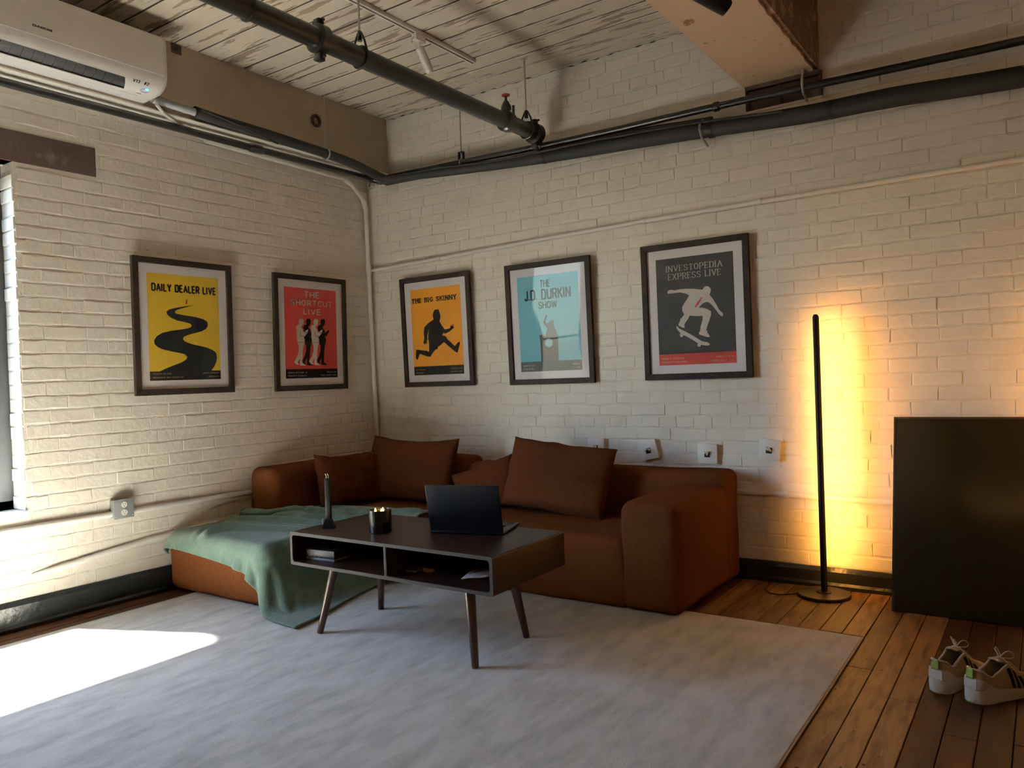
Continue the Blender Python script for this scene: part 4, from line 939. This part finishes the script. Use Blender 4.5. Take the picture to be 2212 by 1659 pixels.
for (x, y, z), lab in (((.0, -1.766, 1.937), 'small nail in the brick above the yellow poster'), ((.0, -.938, 1.938), 'small nail in the brick above the red poster')):
    MB().tube([(0, y, z), (.016, y, z+.001), (.018, y, z+.001)], [.0022, .0022, .0055], 8).obj('nail', 'galv', None, label=lab, cat='nail')

# ------------------------------------------------------------------ air conditioner on the left beam
AY1, AY0 = -1.872, -2.82
ac = thing('air_conditioner', 'white wall air conditioner with open louvre at the top left', 'air conditioner', (.222, (AY0+AY1)/2, 2.672))
# cross-section in x (out of the wall) and z
prof = [(0, .012), (0, .300), (.205, .300), (.232, .288), (.240, .265), (.240, .120), (.238, .075), (.226, .040), (.200, .016), (.165, .004), (.05, .0)]
def ac_loft(pr, y0, y1, endr):
    st = [(y0, 1), (y1-endr, 1)]+[(y1-endr+endr*math.sin(PI/2*k/6), k) for k in range(1, 7)]
    vs = []; fs = []; n = len(pr)
    for i, (y, k) in enumerate(st):
        kk = 0 if i < 2 else i-1
        q = math.cos(PI/2*kk/6)*.18+.82 if kk else 1
        for x, z in pr:
            zz = z
            if kk: zz = .30-(.30-z)*(1-(1-q)*.45*(1 if x > .02 else 0)); 
            vs.append((x*(1-(1-q)*.35), y, zz))
    for i in range(len(st)-1):
        for k in range(n): fs.append((i*n+k, i*n+(k+1) % n, (i+1)*n+(k+1) % n, (i+1)*n+k))
    fs += [tuple(range(n)), tuple((len(st)-1)*n+k for k in range(n))]
    return MB().add(vs, fs)
hy_ = (AY1-AY0)/2
ac_loft(prof, -hy_, hy_, .05).obj('body', 'acwhite', ac, smooth=32)
panel = [(.236, .292), (.2445, .266), (.2445, .118), (.2425, .092), (.236, .092)]
vs = []
for y in (-hy_, hy_-.03):
    for x, z in panel: vs.append((x, y, z))
n = len(panel)
MB().add(vs, [(k, (k+1) % n, n+(k+1) % n, n+k) for k in range(n)]+[tuple(range(n)), tuple(n+k for k in range(n))]).obj('front_panel', 'acwhite', ac, smooth=32)
def on_under(f):          # a point on the curved underside, f from front (0) to back (1)
    pts = [(.238, .075), (.226, .040), (.200, .016), (.165, .004), (.05, .0)]
    ls = [math.dist(a, b) for a, b in zip(pts, pts[1:])]; d = f*sum(ls)
    for a, b, l in zip(pts, pts[1:], ls):
        if d <= l: return (a[0]+(b[0]-a[0])*d/l, a[1]+(b[1]-a[1])*d/l)
        d -= l
    return pts[-1]
def under_strip(f0, f1, y0, y1, off, n=8, slant=0):
    vs = []
    for i in range(n+1):
        x, z = on_under(f0+(f1-f0)*i/n); k = i/n
        for y in (y0, y1+slant*k): vs.append((x+off*.6, y, z-off))
    return MB().add(vs, [(2*i, 2*i+1, 2*i+3, 2*i+2) for i in range(n)])
vent = under_strip(.20, .56, -hy_+.05, hy_-.225, .0012, slant=.03).obj('air_outlet', 'acdark', ac)
for k in range(14):
    y = -hy_+.075+k*.046; x0, z0 = on_under(.22); x1, z1 = on_under(.52)
    MB().add([(x0, y, z0-.0015), (x1, y+.004, z1-.0015), (x1+.003, y+.004, z1-.011), (x0+.003, y, z0-.007),
              (x0, y+.0018, z0-.0015), (x1, y+.0058, z1-.0015), (x1+.003, y+.0058, z1-.011), (x0+.003, y+.0018, z0-.007)],
             [(0, 1, 2, 3), (7, 6, 5, 4), (0, 4, 5, 1), (1, 5, 6, 2), (2, 6, 7, 3), (3, 7, 4, 0)]).obj('vane', 'acdark', vent)
lv = under_strip(.50, .66, -hy_+.05, hy_-.205, .010).obj('louvre', 'acwhite', ac); md = lv.modifiers.new('s', 'SOLIDIFY'); md.thickness = .004
under_strip(.70, .735, -hy_+.03, hy_-.10, .0016).obj('drain_lip', mat('ac_grey_lip', (.52, .52, .50), .5), ac)  # narrow strip across the underside, greyer than the casing
def ring_on(f, y, R, r, m, name):
    pts = []
    for k in range(25):
        t = 2*PI*k/24; x, z = on_under(f+R*math.sin(t)*3.0); pts.append((x+.001, y+R*math.cos(t), z-.0018))
    return MB().tube(pts, r, 6, caps=False).obj(name, m, ac, smooth=True)
ring_on(.40, hy_-.105, .020, .0018, mat('ring_lilac', (.52, .52, .74), .4), 'indicator_ring')
x, z = on_under(.34); MB().lathe((x, hy_-.098, z-.0045), [(.003, 0), (.0075, .001), (.0075, .003), (.003, .004)], 16).obj('indicator_light', 'blueled', ac, smooth=True)
x, z = on_under(.57); MB().box((x-.004, hy_-.125, z-.003), (x+.004, hy_-.103, z-.001)).obj('label_sticker', mat('sticker', (.35, .35, .35), .6), ac)
def text_plane(txt, m, ox, oy, sx, sy, wt, name, parent, **k):
    mb = lettering(txt, 0, 1, 0, 1, 0, wt, **k)
    mb.v = [tuple(Vector(ox)+Vector(sx)*p[0]+Vector(sy)*p[2]) for p in mb.v]; return mb.obj(name, m, parent)
text_plane('DAIKIN', mat('logo_grey', (.07, .07, .07), .5), (.2449, -.285+.10, .128), None, (0, .085, 0), (0, 0, .012), .2, 'brand_mark', ac)
xa, za = on_under(.16); xb_, zb_ = on_under(.24)
text_plane('V13  #2', 'ink', (xb_+.001, hy_-.185, zb_-.0022), None, (0, .085, 0), (xa-xb_, 0, za-zb_), .12, 'handwriting', ac)

# ------------------------------------------------------------------ pipes
MX, MZ, MR = 1.615, 2.640, .045
mp = thing('sprinkler_main', 'thick black sprinkler pipe hung across the ceiling towards the corner', 'pipe', (MX, -3.0, MZ))
def my(y): return y+3.0
MB().tube([(0, my(-.15), 0), (0, my(-8.4), 0)], MR, 24).obj('pipe', 'black', mp, smooth=50)
def coupling(y, wdt=.055, bolt=True):
    c = MB().tube([(0, my(y)-wdt/2, 0), (0, my(y)-wdt/2+.006, 0), (0, my(y)+wdt/2-.006, 0), (0, my(y)+wdt/2, 0)], [MR+.004, MR+.018, MR+.018, MR+.004], 24).obj('coupling', 'black', mp, smooth=30)
    if bolt:
        for sz in (1, -1):
            bbox_obj('lug', (-.018, my(y)-.016, sz*.075-.02), (.018, my(y)+.016, sz*.075+.012), 'black', c, .004)
            MB().tube([(-.034, my(y), sz*.078), (.034, my(y), sz*.078)], .007, 8).obj('bolt', 'black', c)
coupling(-1.885); coupling(-.165, .06); coupling(-4.3)
MB().tube([(0, my(-.150), 0), (0, my(-.118), 0)], [MR*.98, MR*.80], 24).obj('end_cap', 'black', mp, smooth=40)
for y, big in ((-.255, 0), (-1.64, 1), (-2.25, 1), (-3.8, 1)):
    h = MB().tube([(0, my(y), MR+.055), (0, my(y), CZ-.014-MZ)], .0048, 8).obj('hanger_rod', 'galv', mp, smooth=True)
    MB().tube([(0, my(y), MR+.03), (0, my(y), MR+.075)], [.012, .009], 8).obj('rod_nut', 'black', h)
    for sx in (-1, 1): MB().tube([(sx*.010, my(y), MR+.068), (sx*.030, my(y), MR+.030), (sx*(MR+.004), my(y), 0)], .005, 6).obj('hanger_arm', 'black', h)
    MB().torus((0, my(y), 0), MR+.004, .006, 'y', 24, 6).obj('hanger_ring', 'black', h, smooth=True)
    MB().cyl((0, my(y), CZ-.020-MZ), .016, .008, 16).obj('ceiling_washer', 'galv', h)
yv = my(-.468)
MB().tube([(0, yv-.03, 0), (0, yv-.022, 0), (0, yv+.022, 0), (0, yv+.03, 0)], [MR+.003, MR+.014, MR+.014, MR+.003], 24).obj('valve_saddle', 'black', mp, smooth=30)
vb = MB().lathe((0, yv, MR-.005), [(.026, 0), (.030, .010), (.022, .022), (.030, .030), (.030, .048), (.022, .060), (.018, .072), (.008, .082), (.006, .105)], 20).obj('valve_body', 'black', mp, smooth=35)
MB().tube([(.036, yv+.02, MR-.01), (.038, yv+.02, MR+.045)], .008, 10).obj('bleed_bolt', 'black', vb)
MB().torus((0, yv, MR+.108), .021, .0042, 'z', 20, 8).obj('hand_wheel', 'redhandle', vb, smooth=True)
MB().box((-.020, yv-.003, MR+.106), (.020, yv+.003, MR+.110)).obj('wheel_spoke', 'redhandle', vb); MB().box((-.003, yv-.020, MR+.106), (.003, yv+.020, MR+.110)).obj('wheel_spoke', 'redhandle', vb)

up_ = thing('gas_pipe', 'thin glossy black pipe running high along the back wall', 'pipe', (2.5, -.085, 2.58))
pts = smooth_path([(.275, -.10, 2.612), (.6, -.095, 2.606), (1.0, -.09, 2.598), (1.9, -.085, 2.578), (2.8, -.085, 2.574), (4.2, -.085, 2.548), (5.6, -.085, 2.54)])
MB().tube([(p.x-2.5, p.y+.085, p.z-2.58) for p in pts], .0195, 16).obj('pipe', 'black', up_, smooth=60)
for x, z in ((2.735, 2.574), (1.60, 2.586)):
    MB().tube([(x-2.5-.02, 0, z-2.58), (x-2.5-.012, 0, z-2.58), (x-2.5+.012, 0, z-2.58), (x-2.5+.02, 0, z-2.58)], [.021, .0265, .0265, .021], 16).obj('pipe_joint', 'black', up_, smooth=30)
hx_ = .975-2.5
h = MB().tube([(hx_, 0, .07), (hx_, 0, CZ-.014-2.58)], .0045, 8).obj('hanger_rod', 'galv', up_)
bbox_obj('clevis', (hx_-.020, -.012, .028), (hx_-.014, .012, .090), 'black', h, .001); bbox_obj('clevis', (hx_+.014, -.012, .028), (hx_+.020, .012, .090), 'black', h, .001); bbox_obj('clevis', (hx_-.020, -.012, .084), (hx_+.020, .012, .090), 'black', h, .001)
MB().torus((hx_, 0, .019), .024, .0045, 'x', 20, 6).obj('hanger_ring', 'galv', h, smooth=True)
st_ = MB().tube([(3.192-2.5, .075, .082), (3.192-2.5, -.010, .070), (3.190-2.5, -.024, .030), (3.190-2.5, -.026, -.012), (3.190-2.5, .0, -.045), (3.19-2.5, .075, -.062)], .0065, 8).obj('pipe_strap', 'galv', up_, smooth=True)

lo_ = thing('insulated_pipe', 'fat black foam insulated pipe sagging along the back wall', 'pipe', (2.5, -.07, 2.47))
pts = smooth_path([(.24, -.10, 2.600), (.55, -.09, 2.585), (1.0, -.08, 2.552), (1.63, -.075, 2.512), (2.3, -.075, 2.482), (2.7, -.075, 2.462), (3.2, -.075, 2.432), (3.6, -.075, 2.425), (4.2, -.075, 2.392), (5.6, -.075, 2.36)])
nP = len(pts)
MB().tube([(p.x-2.5, p.y+.07, p.z-2.47) for p in pts], [.026+.022*min(1, p.x/3.6) for p in pts], 18).obj('foam_sleeve', 'rubber', lo_, smooth=60)
for x, z in ((2.70, 2.462), (3.32, 2.430), (1.62, 2.513)): MB().tube([(x-2.5-.012, -.005, z-2.47), (x-2.5+.012, -.005, z-2.4715)], .0475 if x > 2 else .038, 18).obj('tape_band', 'lampblack', lo_, smooth=30)
MB().tube([(2.655-2.5, .062, .060), (2.655-2.5, .0, .052), (2.650-2.5, -.042, .030), (2.650-2.5, -.054, -.010), (2.650-2.5, -.02, -.052), (2.65-2.5, .062, -.075)], .0075, 8).obj('pipe_strap', 'galv', lo_, smooth=True)
cbl = smooth_path([(.26, -.125, 2.612), (.8, -.118, 2.588), (1.25, -.125, 2.548), (1.7, -.128, 2.535), (2.1, -.125, 2.525), (2.6, -.128, 2.500), (3.1, -.132, 2.455)])
MB().tube(cbl, .0075, 8).obj('cable', 'rubber', None, smooth=60, label='thin black cable lying along the insulated pipe on the back wall', cat='cable')
mid = smooth_path([(.26, -.06, 2.590), (.9, -.055, 2.572), (1.3, -.06, 2.552), (1.75, -.06, 2.548), (2.2, -.06, 2.545), (2.7, -.06, 2.515)])
MB().tube(mid, .020, 12).obj('branch_pipe', 'rubber', None, smooth=60, label='black branch pipe tucked between the two back wall pipes', cat='pipe')
lc = thing('black_conduit', 'straight black pipe running under the left beam', 'pipe', (.165, -1.5, 2.622))
MB().tube([(0, -6.6, -.002), (0, 1.385, 0)], .0215, 16).obj('pipe', 'black', lc, smooth=60)
MB().tube([(0, .33, 0), (0, .345, 0), (0, .42, 0), (0, .435, 0)], [.022, .028, .028, .022], 16).obj('pipe_joint', 'black', lc, smooth=30)
MB().tube([(0, 1.36, 0), (.02, 1.40, -.005), (.075, 1.415, -.02), (.11, 1.41, -.03)], .024, 14).obj('elbow', 'black', lc, smooth=60)
ln = thing('refrigerant_line', 'black insulated refrigerant line leaving the air conditioner', 'pipe', (.262, -1.0, 2.68))
MB().tube([(p.x-.262, p.y+1.0, p.z-2.68) for p in smooth_path([(.262, -1.60, 2.705), (.264, -1.45, 2.697), (.264, -1.1, 2.692), (.264, -.7, 2.680), (.262, -.4, 2.662), (.26, -.16, 2.625), (.29, -.09, 2.600)])], .031, 16).obj('foam_sleeve', 'rubber', ln, smooth=60)
MB().tube([(p.x-.262, p.y+1.0, p.z-2.68) for p in smooth_path([(.262, -1.85, 2.708), (.262, -1.76, 2.708), (.264, -1.68, 2.703), (.264, -1.57, 2.700)])], [.021+.006*noise.noise(Vector((i*.9, 0, 0))) for i in range(19)], 14).obj('tape_wrap', 'grey', ln, smooth=60)
MB().tube([(p.x-.262, p.y+1.0, p.z-2.68) for p in smooth_path([(.29, -1.58, 2.712), (.31, -1.4, 2.690), (.31, -1.2, 2.660), (.29, -1.05, 2.645)])], .0055, 8).obj('control_cable', 'rubber', ln, smooth=60)
MB().torus((0, .37, -.004), .0345, .0055, 'y', 20, 6).obj('hanger_ring', 'galv', ln, smooth=True)
MB().tube([(0, .37, .03), (0, .37, CZ-.014-2.68)], .0032, 8).obj('hanger_rod', 'galv', ln)

pv = thing('drain_pipe', 'white painted plastic drain pipe turning down the room corner', 'pipe', (.03, -.03, .2))
def pvp(pts): return [(x-.03, y+.03, z-.2) for x, y, z in pts]
MB().tube(pvp([(.300, -1.85, 2.672), (.25, -1.78, 2.6535), (.12, -1.60, 2.6535), (.034, -1.40, 2.646)]), .0095, 12).obj('pipe_run', 'white', pv, smooth=60)
MB().tube(pvp([(.032, -1.38, 2.640), (.032, -.215, 2.622)]), .0155, 14).obj('pipe_run', 'white', pv, smooth=60)
MB().tube(pvp([(.032, -.215, 2.622), (.034, -.055, 2.480)]), .0155, 14).obj('pipe_run', 'white', pv, smooth=60)
MB().tube(pvp([(.034, -.055, 2.480), (.052, -.034, .15)]), .0155, 14).obj('pipe_run', 'white', pv, smooth=60)
for a_, b_ in (((.032, -.255, 2.623), (.033, -.185, 2.596)), ((.034, -.075, 2.498), (.034, -.055, 2.435)), ((.038, -.050, 2.015), (.039, -.049, 1.945))):
    MB().tube(pvp([a_, b_]), .0205, 14).obj('fitting', 'white', pv, smooth=30)
cb = thing('painted_conduit', 'white painted conduit crossing the back wall above the posters', 'conduit', (2.0, -.02, 2.0))
pts = smooth_path([(.05, -.035, 1.979), (.6, -.022, 1.992), (1.2, -.022, 2.008), (2.27, -.022, 2.031), (3.2, -.022, 2.040), (4.2, -.022, 2.046), (5.6, -.022, 2.05)])
MB().tube([(p.x-2, p.y+.02, p.z-2) for p in pts], .0135, 14).obj('pipe_run', 'white', cb, smooth=60)
for x, z in ((.70, 1.995), (2.26, 2.031), (2.93, 2.0385)): 
    MB().tube([(x-2-.012, -.002, z-2), (x-2+.012, -.002, z-2)], .0175, 14).obj('clip', 'white', cb, smooth=30)
c2 = thing('painted_conduit', 'white painted conduit low on the left wall feeding the grey socket', 'conduit', (.02, -1.5, .485))
MB().tube([(0, -2.2, .007), (0, -.50, .002), (0, 1.35, -.01)], .0165, 14).obj('pipe_run', 'white', c2, smooth=60)
c3 = thing('painted_conduit', 'white painted conduit low on the back wall behind the floor lamp', 'conduit', (3.2, -.02, .466))
MB().tube([(-2.4, 0, .012), (-.4, 0, .009), (.3, 0, -.006), (1.4, 0, -.01)], .0145, 14).obj('pipe_run', 'white', c3, smooth=60)
for x in (-.18,): MB().tube([(x-.012, 0, .005), (x+.012, 0, .004)], .019, 14).obj('clip', 'white', c3, smooth=30)
c4 = thing('painted_conduit', 'short white painted conduit stub just above the left baseboard', 'conduit', (.018, -2.1, .28))
MB().tube([(-.014, -.33, -.026), (0, -.22, -.020), (0, .25, .028), (0, .7, .05)], [.006, .0155, .0165, .0165], 14).obj('pipe_run', 'white', c4, smooth=60)

# corner bracket, beam ring and plate
br = thing('corner_bracket', 'small galvanised pipe bracket in the corner under the beam', 'bracket', (.10, -.012, 2.60))
bbox_obj('plate', (-.06, -.03, -.012), (.11, .0, -.004), 'white', br, .001)
for x in (-.045, .0, .05, .09): MB().tube([(x, -.02, -.006), (x+.03*(1 if x < .03 else -1), -.03, .045)], .006, 6).obj('strut', 'galv', br)
MB().torus((.228, -.678, 2.892), .032, .011, 'x', 28, 10).obj('ring_fitting', 'steel_dark', None, smooth=True, label='dark ring fitting on the face of the left beam', cat='fitting')
pl = thing('cover_plate', 'small square steel cover plate high on the left beam', 'plate', (.222, -1.672, 3.015))
bbox_obj('plate', (0, -.030, 0), (.006, .030, .056), 'steel_dark', pl, .002); MB().lathe((.006, 0, .028), [(.007, -.002), (.007, .002), (.002, .004)], 10).obj('screw', 'lampblack', pl)

# ------------------------------------------------------------------ track lighting
tk = thing('track_light', 'white ceiling light track with one white spotlight', 'spotlight', (1.37, -1.8, CZ-.014))
bbox_obj('track', (-.018, -1.4, -.022), (.018, 1.36, 0), 'white', tk, .002)
MB().box((-.006, -1.398, -.0228), (.006, 1.355, -.0218)).obj('slot', 'steel_dark', tk)
ad = bbox_obj('adapter', (-.017, .82, -.058), (.017, .90, -.0222), 'white', tk, .003)
MB().tube([(0, .86, -.058), (0, .86, -.095)], .006, 10).obj('stem', 'white', ad)
MB().torus((0, .83, -.075), .03, .0028, 'x', 16, 6, PI, .3).obj('wire', 'white', ad, smooth=True)
hd = MB().tube([(0, .862, -.088), (0, .865, -.092), (0, .935, -.186)], [.018, .024, .0255], 22).obj('spot_head', 'white', tk, smooth=40)
MB().tube([(0, .933, -.183), (0, .941, -.194), (0, .946, -.201), (0, .948, -.204)], [.023, .023, .018, .006], 18).obj('bulb', mat('frosted_bulb', (.85, .83, .78), .3), hd, smooth=60)
bs = thing('spotlight', 'black cylinder spotlight fixed under the ceiling beam', 'spotlight', (3.10, -1.30, 2.659))
MB().cyl((0, 0, -.012), .035, .012, 24).obj('canopy', 'lampblack', bs, smooth=40)
MB().tube([(0, 0, -.010), (.005, .01, -.030)], .008, 10).obj('stem', 'lampblack', bs)
hd = MB().tube([(-.045, -.05, -.022), (.075, .10, -.095)], .033, 26).obj('housing', 'lampblack', bs, smooth=40)
MB().tube([(.076, .1015, -.0955), (.0763, .1020, -.0958)], .029, 24).obj('lens', mat('dark_lens', (.03, .02, .015), .2), hd)

# ------------------------------------------------------------------ electrical plates
so_ = thing('wall_socket', 'grey metal box with white double socket on the left wall', 'socket', (.006, -1.982, .464))
bbox_obj('box', (0, -.052, .0), (.048, .052, .098), 'outletgrey', so_, .006, 3)
bbox_obj('cover', (.048, -.055, -.003), (.052, .055, .101), 'outletgrey', so_, .0015)
for z in (.028, .070):
    rc = MB().tube([(.051, 0, z), (.0555, 0, z)], .0165, 20).obj('receptacle', 'outlet', so_, smooth=35)
    for y in (-.006, .006): MB().box((.0553, y-.0012, z+.001), (.0559, y+.0012, z+.009)).obj('slot', 'ink', rc)
    MB().tube([(.0553, 0, z-.007), (.0559, 0, z-.007)], .0026, 10).obj('ground_hole', 'ink', rc)
for y, z in ((-.046, .007), (.046, .091), (-.046, .091), (.046, .007), (0, .049)): MB().tube([(.0515, y, z), (.0535, y, z)], .0035, 8).obj('screw', 'galv', so_)
def wall_plate(x, z, ang, label, seed):
    t = thing('wall_plate', label, 'wall plate', (x, -.010, z), (0, ang, 0), group='square cable plates on the back wall')
    bbox_obj('plate', (-.056, -.022, -.056), (.056, -.010, .056), 'white', t, .002)
    MB().box((-.05, -.010, -.05), (.05, .004, .05)).obj('mount', 'white', t)
    MB().box((-.016, -.0226, -.020), (.016, -.0218, .012)).obj('hole', 'gap', t)
    rr = random.Random(seed)
    for k in range(3):
        a = [(-.010+.007*k, -.020, .004)]; 
        for i in range(3): a.append((a[-1][0]+rr.uniform(-.006, .008), a[-1][1]-.007, a[-1][2]+rr.uniform(-.010, .010)))
        MB().tube(smooth_path(a, 3), .0048, 8).obj('wire_stub', 'white', t, smooth=True)
wall_plate(2.941, .709, .10, 'white cable plate furthest right, beside the floor lamp', 1)
wall_plate(2.597, .678, .02, 'middle white cable plate, just above the sofa end', 2)
wall_plate(2.238, .690, -.22, 'crooked white cable plate above the sofa back', 3)
wall_plate(1.890, .700, .03, 'white cable plate nearly hidden behind the large slumped cushion', 4)

# ------------------------------------------------------------------ string of warm bulbs hung across the room behind the camera
sb = thing('string_light', 'string of warm glowing bulbs hung across the far side of the room', 'string light', (5.9, -4.9, 2.55))
MT['bulb'] = mat('warm_bulb', (1, .7, .35), .3, emit=((1, .50, .16), 60))
cordp = [(-2.2+4.6*i/40, .2*math.sin(i*.16), .30-.34*math.sin(PI*((i % 20)/20))) for i in range(41)]
MB().tube(cordp, .004, 6).obj('cord', 'rubber', sb, smooth=True)
for i in range(2, 40, 4):
    x, y, z = cordp[i]
    sk = MB().tube([(x, y, z), (x, y, z-.045)], .013, 10).obj('bulb_socket', 'lampblack', sb)
    MB().lathe((x, y, z-.125), [(.002, 0), (.020, .008), (.030, .028), (.028, .050), (.014, .076), (.012, .082)], 14).obj('bulb', 'bulb', sk, smooth=True)
